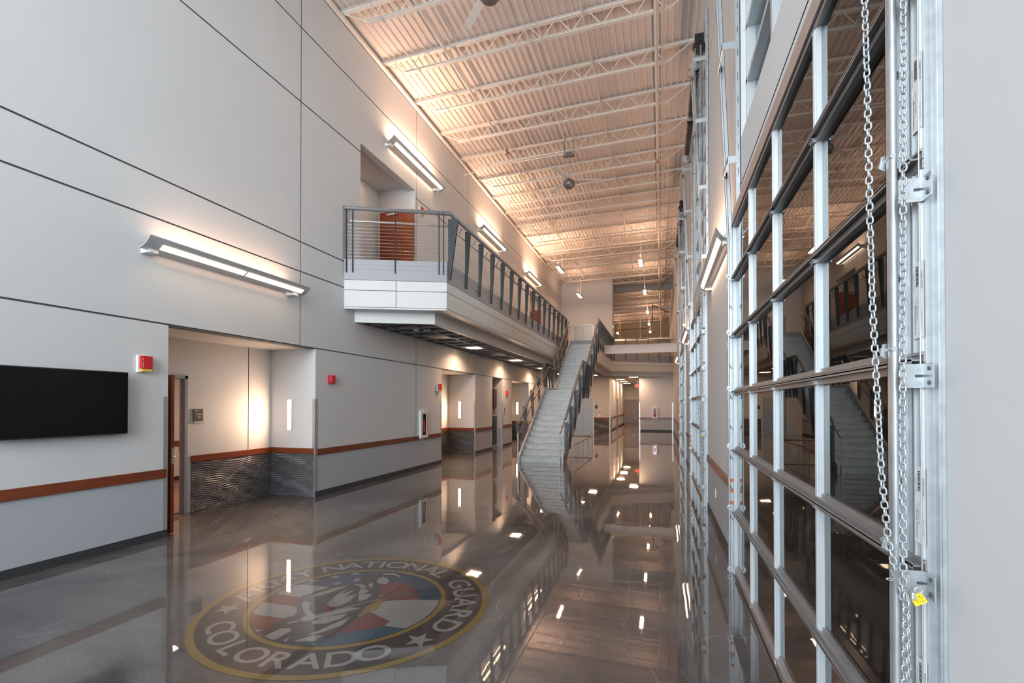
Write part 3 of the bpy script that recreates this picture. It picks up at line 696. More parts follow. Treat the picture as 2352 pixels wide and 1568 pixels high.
def stringer(x, name):
    sl1 = R/T1; sl2 = R/T2; t = .10
    up = [(y1-.12, 0), (y1-.12, .20), (nose[-1][0]-.02, nose[-1][1]+t+.02), (yu-.05, nose[-1][1]+t+.02), (nose2[-1][0]+.02, FZ+t), (nose2[-1][0]+.1, FZ+t)]
    lo = [(nose2[-1][0]+.1, FZ-.35), (yu+.25, nose[-1][1]-.28), (nose[-1][0]+.2, nose[-1][1]-.28), (y1+.38, 0)]
    MB().prism([(x, y, z) for y, z in up+lo], (.055, 0, 0)).build(name, mat('stringer_paint', (.55, .53, .56), .4, noise=.03), st)
stringer(SXL, 'stringer'); stringer(SXR-.055, 'stringer')
for side, X, s in (('left', SXL+.02, -1), ('right', SXR-.03, 1)):
    sr = thing('stair_railing', 'charcoal stair railing with grey pipe rail on the %s side of the staircase' % side, 'railing', (X, y1, 0), 'stair railings')
    P0 = [(y1-.05+(.28 if side == 'right' else 0), 1.15+(.13 if side == 'right' else 0)), (17.68, 3.315), (19.02, 3.315), (22.45, 5.59)]
    xo = X+s*.03
    pipe('top_rail', [(xo, y, z) for y, z in P0], .036, PIPE, sr)
    MB().tube([(X-s*.07, y, z-.20) for y, z in P0[1:]], .018, 8).tube([(X-s*.07, P0[0][0]-.38, .88), (X-s*.07, P0[0][0]-.20, .90), (X-s*.07, 17.68, 3.1)], .018, 8).build('hand_rail', mat('bronze_rail', (.30, .20, .15), .3, .8, noise=.06), sr)
    MB().tube([(X-s*.07, P0[0][0]-.38, .88), (X-s*.07, P0[0][0]-.38, 0)], .018, 10).disc((X-s*.07, P0[0][0]-.38, 0), .05, 'z', .01).build('floor_post', STEEL, sr)
    for c in range(11):
        MB().tube([(X+s*.02, y1+.15, .26+c*.072), (X+s*.02, 17.68, 2.42+c*.072), (X+s*.02, 19.02, 2.42+c*.072), (X+s*.02, 22.4, 4.78+c*.067)], .0028, 4, caps=False).build('cable', STEEL, sr)
    ys = [y1+.08, 14.95, 15.85, 16.75, 17.6, 17.95, 18.45, 18.95, 19.75, 20.55, 21.35, 22.2]
    for y in ys:
        if y < 17.68: zt = 1.17+(y-y1)*.594
        elif y < 19.02: zt = 3.30
        else: zt = 3.30+(y-19.02)*.664
        zb = max(.12, zt-1.35) if y > y1+.3 else .03
        taper(X+s*.03, y, zb, zt-.02, .13, .03, sr, sgn=s, nb=10)
        MB().tube([(X+s*.03, y-.1, zt-.12), (X-s*.07, y-.1, zt-.17)], .008, 6).build('rail_bracket', DARK, sr)
# low guard rail under the stair
cn = thing('low_guard_rail', 'low stainless guard rail with bronze top rail on the floor beside the stair', 'guard rail', (-2.64, 15.03, 0))
MB().tube([(-2.64, 15.03, .445), (-2.64, 19.65, .44), (-3.9, 19.65, .44)], .018, 8).build('top_rail', MATS['bronze_rail'], cn)
for y in (15.03, 16.05, 17.15, 18.4, 19.6):
    MB().tube([(-2.64, y, 0), (-2.64, y, .43)], .016, 8).disc((-2.64, y, 0), .04, 'z', .008).build('post', STEEL, cn)

# ------------------------------------------------------------ far end
def eleffn(u, v):
    if -5.4 < u < -4.13 and (v < 2.14 or 4.66 < v < 6.79): return None
    return (0, 0)
cellwall('wall_elevator', 'y', YE, -1, cuts(LX-.05, -2.92, -5.4, -4.13, -3.1), [0, 2.14, 4.66, 6.79, 10.0], lambda u, v: (None if (v < 4.66 and u > -3.1) else eleffn(u, v)), .2, [WALL])
for n, z in ((5, 0), (6, FZ)):
    d = thing('door_%d' % n, None, None, (-4.77, YE, z), kind='structure')
    MB().box(-5.40, -4.77, YE+.05, YE+.07, z, z+2.13).build('elevator_panel', LIFT, d); MB().box(-4.765, -4.13, YE+.055, YE+.075, z, z+2.13).build('elevator_panel', LIFT, d)
    MB().box(-5.45, -5.39, YE-.015, YE+.18, z, z+2.15).box(-4.14, -4.08, YE-.015, YE+.18, z, z+2.15).box(-5.45, -4.08, YE-.015, YE+.18, z+2.12, z+2.17).build('door_frame', STEEL, d)
B(-5.45, -4.08, YE+.19, YE+.3, 0, 6.9).build('wall_shaft', WALL, kind='structure')
wavegrid(lambda u, z, d: (-4.07+u, YE-d, z), .95, .79, 31, 1).build('trim_wave_lift', WAVE, kind='structure')
tn += 1; B(-4.07, -3.12, YE-.03, YE, .79, .89).build('trim_%d' % tn, WOODH, kind='structure')
wavegrid(lambda u, z, d: (-3.1+d, YE+u, z), 1.3, .79, 32, 1).build('trim_wave_corner', WAVE, kind='structure')
# hall beyond
MB().box(-3.30, -3.101, YE+.001, 44, 0, 4.4).build('wall_hall_left', WALL, kind='structure')
MB().box(-3.35, -1.2, 44.02, 44.2, 0, 4.4).build('wall_hall_end', WALL, kind='structure')
cellwall('wall_far', 'y', 32.2, -1, [-1.34, RX], [0, .77, 4.4], lambda u, v: (0, 0 if v > .77 else 1), .1, [WALL, LOWER])
MB().box(-1.34, -1.2, 32.201, 44, 0, 4.4).build('wall_hall_right', WALL, kind='structure')
for a, b in ((-1.31, -.56), (-.17, .70)):
    tn += 1; B(a, b, 32.175, 32.2, .78, .885).build('trim_%d' % tn, WOODH, kind='structure')
B(-1.34, RX, 32.188, 32.2, 0, .10).build('baseboard_far', BASE, kind='structure')
tn += 1; B(-3.1, -3.075, 32.42, 44, .78, .885).build('trim_%d' % tn, WOODH, kind='structure'); B(-3.1, -3.088, 32.42, 44, 0, .1).build('baseboard_hall', BASE, kind='structure')
t = .004
tag(MB().box(-3.12, -3.04+.0, YE-t-.03, YE-.03, 0, 1.83).box(-3.10, -3.10+t, YE-.03, YE+.05, 0, 1.83).build('corner_guard', STEEL), 'stainless corner guard right of the wave panel by the lift', 'corner guard', 'stainless corner guards')
tag(MB().box(-1.345, -1.27, 32.19-t, 32.19, 0, 1.83).box(-1.345-t, -1.345, 32.19, 32.26, 0, 1.83).build('corner_guard', STEEL), 'stainless corner guard at the left edge of the far white wall', 'corner guard', 'stainless corner guards')
tag(MB().box(.67, .742, 32.15, 32.155, 0, 1.83).build('corner_guard', STEEL), 'stainless corner guard at the right edge of the far white wall', 'corner guard', 'stainless corner guards')
d = thing('door_7', None, None, (-2.6, 44, 0), kind='structure')
for a, b in ((-3.22, -2.34), (-2.33, -1.45)):
    lf = MB().box(a, b, 43.97, 44.01, .01, 2.09).build('door_leaf', DOORP, d)
for x in (-2.43, -2.24): MB().disc((x, 43.97, 1.0), .045, (0, -1, 0), .02, 14).tube([(x, 43.95, 1.0), (x, 43.91, 1.0)], .018, 8).build('door_knob', STEEL, d)
MB().box(-3.27, -3.22, 43.95, 44.01, 0, 2.14).box(-1.45, -1.40, 43.95, 44.01, 0, 2.14).box(-3.27, -1.4, 43.95, 44.01, 2.09, 2.14).build('door_frame', DOORP, d)
dl = thing('door_8', None, None, (-3.1, 36.5, 0), kind='structure')
MB().box(-3.1, -3.06, 36.0, 36.06, 0, 2.14).box(-3.1, -3.06, 37.0, 37.06, 0, 2.14).box(-3.1, -3.06, 36, 37.06, 2.09, 2.14).build('door_frame', GREY, dl); MB().box(-3.1, -3.08, 36.06, 37, .01, 2.09).build('door_leaf', DOORP, dl)
# dropped ceiling with tiles and its tees
MB().prism([(x, y, 3.455) for x, y in ((-4.65, 31.09), (-4.65, 23), (-3.25, 23), (-3.22, 30.0), (RX-.01, 32.45), (RX-.01, 44), (-3.3, 44), (-3.3, 31.09))], (0, 0, .05)).build('ceiling_tiles', TILE, kind='structure')
mb = MB()
for i in range(20): mb.box(-3.1, -1.34, 31.0+.65*i, 31.02+.65*i, 3.447, 3.455)
for x in (-3.0, -2.35, -1.7): mb.box(x, x+.02, 31.0, 44, 3.447, 3.455)
for x in (-1.05, -.4, .25): mb.box(x, x+.02, 32.0, 32.2, 3.447, 3.455)
for x in (-4.4, -3.8): mb.box(x, x+.02, 23, 31.09, 3.447, 3.455)
for y in (25, 26.2, 27.4, 28.6, 29.8): mb.box(-4.6, -3.25, y, y+.02, 3.447, 3.455)
tag(mb.build('ceiling_tees', GREY), 'grey tee lines of the dropped tile ceiling at the far end', 'ceiling grid')
for n, (x, y) in enumerate(((-1.65, 31.55), (-2.68, 34.5), (-2.68, 37.6), (-2.68, 40.9))):
    t = thing('troffer_light', 'warm lit ceiling panel in the far passage ceiling, %s from the front' % TN[n], 'ceiling light', (x, y, 3.43), 'lit panels in the far passage ceiling')
    MB().box(x-.32, x+.32, y-.3, y+.3, 3.44, 3.454).build('housing', WHITE, t); MB().box(x-.26, x+.26, y-.2, y+.2, 3.431, 3.441).build('lens', LENS, t)
    area('lamp', (x, y, 3.425), (0, 0, 0), .4, .4, 34, WARM, parent=t)
for n, y in enumerate((25.6, 28.8)):
    t = thing('troffer_light', 'warm lit ceiling panel behind the staircase, %s one' % ('nearer', 'farther')[n], 'ceiling light', (-3.85, y, 3.43), 'lit panels behind the staircase')
    MB().box(-4.15, -3.55, y-.3, y+.3, 3.44, 3.454).build('housing', WHITE, t); MB().box(-4.1, -3.6, y-.2, y+.2, 3.431, 3.441).build('lens', LENS, t)
    area('lamp', (-3.85, y, 3.425), (0, 0, 0), .4, .4, 34, WARM, parent=t)
ex = thing('exit_sign', 'red lit exit sign hanging from the far passage ceiling', 'exit sign', (-1.60, 36.0, 3.0))
MB().box(-1.80, -1.42, 36.0, 36.05, 2.95, 3.17).box(-1.65, -1.57, 36.0, 36.05, 3.17, 3.455).build('housing', WHITE, ex); MB().box(-1.79, -1.43, 35.995, 36.0, 2.96, 3.16).build('face', EXIT, ex)
text('EXIT', .16, Matrix.Translation((-1.61, 35.99, 3.06)) @ Matrix.Rotation(PI/2, 4, 'X'), WHT, ex)
# far upper room
MB().box(-3.05, -2.915, YE+.004, 32.3, 4.66, 10).build('wall_upper_jamb', WALL, kind='structure')
MB().box(-5.0, -3.05, 32.2, 32.3, 4.66, 10).box(-5.1, -5.0, 32.2, 48, 4.4, 10).build('wall_upper_left', WALL, kind='structure')
MB().box(-5.1, RX, 48, 48.2, 3, 10.1).build('wall_upper_back', mat('wall_paint_tan', (.42, .37, .28), .6, noise=.02), kind='structure')
st_ = thing('strobe', 'red fire strobe with green light at the edge of the upper far opening', 'fire alarm', (-2.91, YE+.3, 6.9))
MB().box(-2.92, -2.87, YE+.2, YE+.34, 6.7, 7.0).build('body', RED, st_); MB().box(-2.915, -2.865, YE+.22, YE+.32, 6.62, 6.70).build('lamp', GREEN, st_)
mb = MB().tube([(-.6, 38, zc(0)-.6), (-.6, 38, 7.9)], .03, 6).tube([(-.6, 38, zc(0)-.6), (.5, 39.5, zc(0)-.9), (.7, 39.5, zc(0)-.9)], .035, 6)
tag(mb.build('red_pipe', REDPIPE), 'dark red sprinkler drop in the far upper room', 'pipe')
tag(MB().tube([(-4.99, 43.7, 8.25), (-1.2, 43.7, 8.32)], .03, 6).build('red_pipe', REDPIPE), 'short red pipe along the back beam of the far upper room', 'pipe')
# pendants
def pendant(x, y, lb):
    z = 8.18
    p = thing('pendant_light', lb, 'pendant light', (x, y, z), 'warm hanging lights')
    mb = MB(); n = 8
    prof = [(-.12+.24*i/n, .03+.05*math.cos(PI*(i/n-.5))*-1+.05) for i in range(n+1)]
    for a, b in zip(prof, prof[1:]): mb.face([(x+a[0], y-.6, z+a[1]), (x+b[0], y-.6, z+b[1]), (x+b[0], y+.6, z+b[1]), (x+a[0], y+.6, z+a[1])])
    mb.box(x-.085, x+.085, y-.6, y+.6, z+.0, z+.03)
    mb.build('housing', WHITE, p)
    MB().box(x-.075, x+.075, y-.58, y+.58, z-.012, z-.002).build('lens', LENS, p)
    MB().tube([(x, y-.5, z+.05), (x, y-.5, zc(x)+.03)], .006, 5).tube([(x, y+.5, z+.05), (x, y+.5, zc(x)+.03)], .006, 5).box(x-.06, x+.06, y-.56, y-.44, zc(x)-.46, zc(x)-.42).build('hanger', JOIST, p)
    area('lamp', (x, y, z+.16), (PI, 0, 0), .13, 1.1, 20, WARM, parent=p)
    area('lamp', (x, y, z-.02), (0, 0, 0), .13, 1.1, 20, WARM, parent=p)
for x, y, lb in ((-.87, 22.9, 'hanging warm light nearest the camera on the right above the stair'), (-4.62, 22.9, 'hanging warm light nearest the camera on the left above the balcony'), (-4.62, 28.7, 'hanging warm light in front of the plain wall above the lift'), (-.87, 28.9, 'hanging warm light in front of the grey girder'), (-.88, 35.2, 'hanging warm light in the far upper room, first in the line of three'), (-.90, 40.6, 'hanging warm light in the far upper room, middle of the line of three'), (-.90, 45.0, 'hanging warm light in the far upper room, last and lowest in the line'), (-3.75, 45.0, 'hanging warm light at the back left corner of the far upper room')): pendant(x, y, lb)

# ------------------------------------------------------------ wall lights
def sconce(x, y0, y1, z, s, lb, P=1.0):
    # long uplight; s=+1: hangs off the left wall (room towards +x)
    t = thing('linear_wall_light', lb, 'wall light', (x, (y0+y1)/2, z), 'long curved wall lights')
    X = lambda d: x+s*d
    mb = MB(); n = 8; pr = []
    for i in range(n+1):
        a = i/n; pr.append((.10+.20*a, .0+.13*a**2.0))
    for yy0, yy1 in ((y0, y1),):
        for p, q in zip(pr, pr[1:]):
            mb.face([(X(p[0]), yy0, z+p[1]), (X(q[0]), yy0, z+q[1]), (X(q[0]), yy1, z+q[1]), (X(p[0]), yy1, z+p[1])])
            mb.face([(X(p[0]), yy0, z+p[1]+.012), (X(q[0]), yy0, z+q[1]+.012), (X(q[0]), yy1, z+q[1]+.012), (X(p[0]), yy1, z+p[1]+.012)][::-1])
        for yy in (yy0, yy1):
            mb.face([(X(p[0]), yy, z+p[1]) for p in pr]+[(X(p[0]), yy, z+p[1]+.012) for p in pr[::-1]])
        mb.face([(X(pr[0][0]), yy0, z), (X(pr[0][0]), yy1, z), (X(pr[0][0]), yy1, z+.012), (X(pr[0][0]), yy0, z+.012)]); mb.face([(X(pr[-1][0]), yy0, z+.13), (X(pr[-1][0]), yy1, z+.13), (X(pr[-1][0]), yy1, z+.142), (X(pr[-1][0]), yy0, z+.142)])
    mb.build('reflector', mat('light_grey_metal', (.55, .56, .57), .4, .2, noise=.02), t)
    L = y1-y0; ml = y0+L*.53
    for a, b in ((y0+L*.07, ml-.02), (ml+.02, y1-L*.04)):
        lb_ = MB(); lb_.face([(X(.192), a, z+.022), (X(.252), a, z+.068), (X(.252), b, z+.068), (X(.192), b, z+.022)]); lb_.build('lens', LENS, t)
    for yy in (y0+.15, y1-.2):
        MB().box(x, X(.16), yy-.05, yy+.05, z-.03, z+.03).build('arm', WHITE, t)
    MB().box(X(.1), X(.24), y0+.1, y1-.1, z+.06, z+.10).build('tray', WHITE, t)
    area('lamp', (X(.15), (y0+y1)/2, z+.16), (PI, 0, 0), .12, L*.8, 50*P, WARM, parent=t)
    area('lamp', (X(.05), (y0+y1)/2, z+.0), (0, 0, 0), .04, L*.8, 3.5*min(P, 1), WARM, parent=t)
sconce(LX, 4.30, 7.10, 3.64, 1, 'long curved wall light above the television and the first alcove', .21)
sconce(LX, 9.86, 12.70, 7.82, 1, 'long curved wall light high on the left wall beside the upper doorway', 1.35)
sconce(LX, 15.80, 18.62, 7.86, 1, 'long curved wall light high on the left wall, farther one above the balcony', 1.5)
sconce(LX, 21.9, 24.7, 7.86, 1, 'long curved wall light high on the left wall hidden behind the pendant light', 1.5)
def rsconce(y0, lb, P=1.0):
    sconce(RX-.0, y0, y0+2.6, 3.50, -.58, lb, P)
rsconce(5.60, 'long curved wall light on the right wall just past the near glass door')
rsconce(12.67, 'long curved wall light on the right wall between the middle and far glass doors')
rsconce(19.74, 'long curved wall light on the right wall past the farthest glass door')
for n, (a, b) in enumerate(ALC):
    nm = ('first', 'second', 'third')[n]
    t = thing('vertical_wall_light', 'slim vertical lit wall light on the side wall of the %s alcove' % nm, 'wall light', (-6.75, b, 1.25), 'slim alcove lights')
    MB().box(-6.795, -6.705, b-.022, b, 1.235, 1.815).build('back_plate', WHITE, t)
    dm = MB(); dm.face([(-6.79, b-.0225, 1.24), (-6.71, b-.0225, 1.24), (-6.71, b-.0225, 1.81), (-6.79, b-.0225, 1.81)]); dm.build('diffuser', LENSW, t)

# ------------------------------------------------------------ left wall fittings
tv = thing('television', 'large black wall mounted television at the left edge of the photo', 'television', (LX, 3.5, 1.38))
hs_ = MB().box(LX+.045, LX+.10, 2.90, 4.195, 1.38, 2.11).build('housing', BLACK, tv, bevel=.004)
MB().box(LX+.1005, LX+.102, 2.912, 4.183, 1.394, 2.098).build('screen', TVM, hs_)
MB().box(LX, LX+.045, 3.3, 3.8, 1.55, 1.95).build('wall_bracket', BLACK, tv)
def horn(y0, y1, z0, z1, lb, back=True, X=LX, d=.055):
    t = thing('fire_alarm_horn', lb, 'fire alarm', (X, (y0+y1)/2, z0), 'red fire alarm devices')
    m = .018 if back else 0
    if back: MB().box(X, X+d*.6, y0, y1-.02, z0, z1).build('back_box', WHITE, t, bevel=.003)
    cv = MB().box(X+(d*.6 if back else 0), X+d+.02, y0+m, y1, z0+(.045 if back else 0), z1-.006).build('cover', RED, t, bevel=.006)
    if back: MB().box(X+d*.6, X+d+.015, y0+m+.01, y1-.01, z0+.012, z0+.043).build('strobe_lens', mat('amber_lens', (.75, .5, .05), .2, noise=.05), t)
    M = Matrix.Translation((X+d+.0212, y0+m+.020, (z0+z1)/2+.01)) @ Matrix.Rotation(PI/2, 4, 'Z') @ Matrix.Rotation(PI/2, 4, 'X')
    # vertical lettering
    for i, ch in enumerate('FIRE'): text(ch, .03, Matrix.Translation((0, 0, .045-.03*i)) @ M, WHT, cv, 'lettering')
    return t
horn(4.35, 4.505, 2.125, 2.335, 'red fire horn strobe with white back box and amber lens above the television corner')
horn(7.95, 8.09, 2.135, 2.30, 'plain red fire horn on the wall right of the first alcove', back=False)
horn(12.74, 12.94, 2.10, 2.33, 'red fire strobe on white box left of the second alcove')
horn(19.25, 19.4, 2.12, 2.30, 'small red fire horn right of the dark side opening', back=False)
horn(11.64, 11.80, 6.79, 7.02, 'red fire strobe on the upper wall beside the open balcony door')
horn(17.3, 17.45, 6.0, 6.2, 'red fire alarm behind the balcony railing', back=False)
def exting(o, axis, lb, w=.42, h=.73):
    t = thing('extinguisher_cabinet', lb, 'extinguisher cabinet', o, 'white extinguisher cabinets')
    x, y, z = o
    if axis == 'x': f = lambda a0, a1, b0, b1, d0, d1: (x+d0, x+d1, y+a0, y+a1, z+b0, z+b1)
    else: f = lambda a0, a1, b0, b1, d0, d1: (x+a0, x+a1, y-d1, y-d0, z+b0, z+b1)
    mb = MB()
    for q in ((0, w, 0, .08, 0, .07), (0, w, h-.08, h, 0, .07), (0, .1, .08, h-.08, 0, .07), (w-.1, w, .08, h-.08, 0, .07)): mb.box(*f(*q))
    mb.build('frame', WHITE, t, bevel=.008)
    MB().box(*f(.1, w-.1, .08, h-.08, .001, .006)).build('recess', WHITE, t)
    c = f(w/2, w/2, .15, .15, .03, .03); p = Vector((c[0], c[2], c[4]))
    ext_ = MB().tube([p, p+Vector((0, 0, .30)), p+Vector((0, 0, .34)), p+Vector((0, 0, .37))], [.045, .045, .03, .012], 12).build('extinguisher', RED, t)
    MB().tube([p+Vector((0, 0, .36)), p+Vector((0, 0, .42))], .014, 6).tube([p+Vector((.02, .02, .38)), p+Vector((.04, .03, .2))], .007, 6).build('valve', BLACK, ext_)
    MB().box(*f(.1, w-.1, .08, h-.08, .055, .06)).build('door_glass', GLASS, t)
    mb = MB()
    n = 12
    for i in range(n): mb.box(*f(w-.065, w-.03, .14+i*.04, .165+i*.04, .07, .0712))
    mb.build('lettering', RED, t)
exting((LX, 11.65, .82), 'x', 'white fire extinguisher cabinet on the left wall above the wood rail')
exting((-.55, 32.2, .85), 'y', 'white fire extinguisher cabinet on the far white wall', w=.36, h=.68)
sg = thing('room_sign', 'dark room number plate on the back wall of the first alcove', 'sign', (AX, 6.04, 1.42))
spl = MB().box(AX, AX+.02, 5.96, 6.13, 1.46, 1.65).build('plate', mat('sign_brown', (.07, .06, .055), .4, noise=.05), sg)
MB().box(AX, AX+.035, 5.955, 6.145, 1.425, 1.455).build('holder', STEEL, sg)
RT = Matrix.Rotation(PI/2, 4, 'Z') @ Matrix.Rotation(PI/2, 4, 'X')
for s, y, z in (('1104', 6.0, 1.627), ('1158 TH', 6.06, 1.565), ('HQ', 6.06, 1.522)): text(s, .032 if s == '1104' else .036, Matrix.Translation((AX+.0205, y, z)) @ RT, WHT, spl)
t = thing('thermostat', 'small metal intercom panel on the wall beside the third alcove', 'wall panel', (LX, 19.0, 1.35))
MB().box(LX, LX+.02, 18.95, 19.07, 1.33, 1.62).build('plate', STEEL, t); MB().box(LX+.02, LX+.025, 18.97, 19.05, 1.5, 1.58).box(LX+.02, LX+.025, 18.97, 19.05, 1.37, 1.44).build('button', BLACK, t)
t = thing('lift_sign', 'small dark sign on the wall right of the lift', 'sign', (-3.95, YE, 1.5))
MB().box(-4.02, -3.84, YE-.012, YE, 1.45, 1.66).build('plate', MATS['sign_brown'], t)
t = thing('lift_notice', 'tall white notice with red fire pictogram right of the lift', 'notice', (-3.7, YE, .92))
MB().box(-3.81, -3.60, YE-.02, YE, .92, 1.44).build('plate', STEEL, t); MB().box(-3.79, -3.62, YE-.024, YE-.02, 1.12, 1.42).build('print', WHITE, t)
MB().box(-3.77, -3.64, YE-.027, YE-.024, 1.14, 1.2).disc((-3.705, YE-.024, 1.31), .045, (0, -1, 0), .003, 12).build('pictogram', RED, t)
t = thing('outlet_plate', 'white outlet plate low on the right wall past the near door', 'outlet', (RX, 7.5, .4))
MB().box(RX-.008, RX, 7.46, 7.535, .40, .52).build('plate', WHITE, t)
t = thing('access_panel', 'small pale plate high on the right wall near the far end', 'wall plate', (RX, 28.0, 3.0))
MB().box(RX-.015, RX, 27.8, 28.2, 2.6, 3.3).build('plate', WHITE, t)
t = thing('wall_cabinet', 'white wall cabinet behind the balcony railing on the upper wall', 'wall cabinet', (LX, 14.1, 5.4))
MB().box(LX, LX+.1, 13.9, 14.3, 5.15, 5.85).build('body', WHITE, t); MB().box(LX, LX+.06, 14.45, 14.6, 5.15, 5.6).build('side_panel', GREY, t)
tag(MB().tube([(-2.75, 14.34, 9.25), (-5.35, 14.34, 9.20), (-5.75, 14.34, 9.08), (-6.0, 14.34, 9.06)], .016, 6).build('conduit_drop', JOIST), 'thin bent conduit dropping to the left wall near the fan', 'pipe')

# ------------------------------------------------------------ clerestory windows over the doors
wn = 1
for k, y in enumerate(DY):
    wn += 1; a, b = y+.08, y+DW-.36
    w = thing('window_%d' % wn, None, None, (RX, a, 4.29), kind='structure')
    mb = MB(); z = 4.29
    for i in range(9):
        zz = min(4.29+.525*i, 8.31); mb.box(RX+.045, RX+.18, a, b, zz-.025 if i else zz, zz+.025 if i < 8 else 8.35)
    for x in (a, a+(b-a)/3-.03, a+2*(b-a)/3-.03, b-.06): mb.box(RX+.045, RX+.18, x, x+.06, 4.29, 8.35)
    mb.build('window_frame', ALU, w); MB().box(RX+.12, RX+.126, a, b, 4.29, 8.35).build('pane', GLASS, w)

# ------------------------------------------------------------ chains
def chain_mesh(mb, path, pitch=.0195, r=.0024, seg=14, sides=6):
    pts = [Vector(p) for p in path]; cum = [0]
    for a, b in zip(pts, pts[1:]): cum.append(cum[-1]+(b-a).length)
    def at(s):
        for i in range(len(pts)-1):
            if s <= cum[i+1] or i == len(pts)-2:
                u = (s-cum[i])/(cum[i+1]-cum[i]); return pts[i].lerp(pts[i+1], u), (pts[i+1]-pts[i]).normalized()
    n = int(cum[-1]/pitch)
    for k in range(n):
        c, t = at((k+.5)*pitch); tw = .25+.5*math.sin(k*.11)+(PI/2 if k % 2 else 0)
        u = t.orthogonal().normalized(); w = t.cross(u); uu = u*math.cos(tw)+w*math.sin(tw)
        hl = pitch*.72-r; hw = pitch*.40; loop = []
        for i in range(seg):
            a = 2*PI*i/seg; cx, sx = math.cos(a), math.sin(a)
            loop.append(c+uu*hw*cx+t*((hl-hw)*(1 if sx >= 0 else -1)+hw*sx))
        mb.tube(loop, r, sides, closed=True)
    return mb

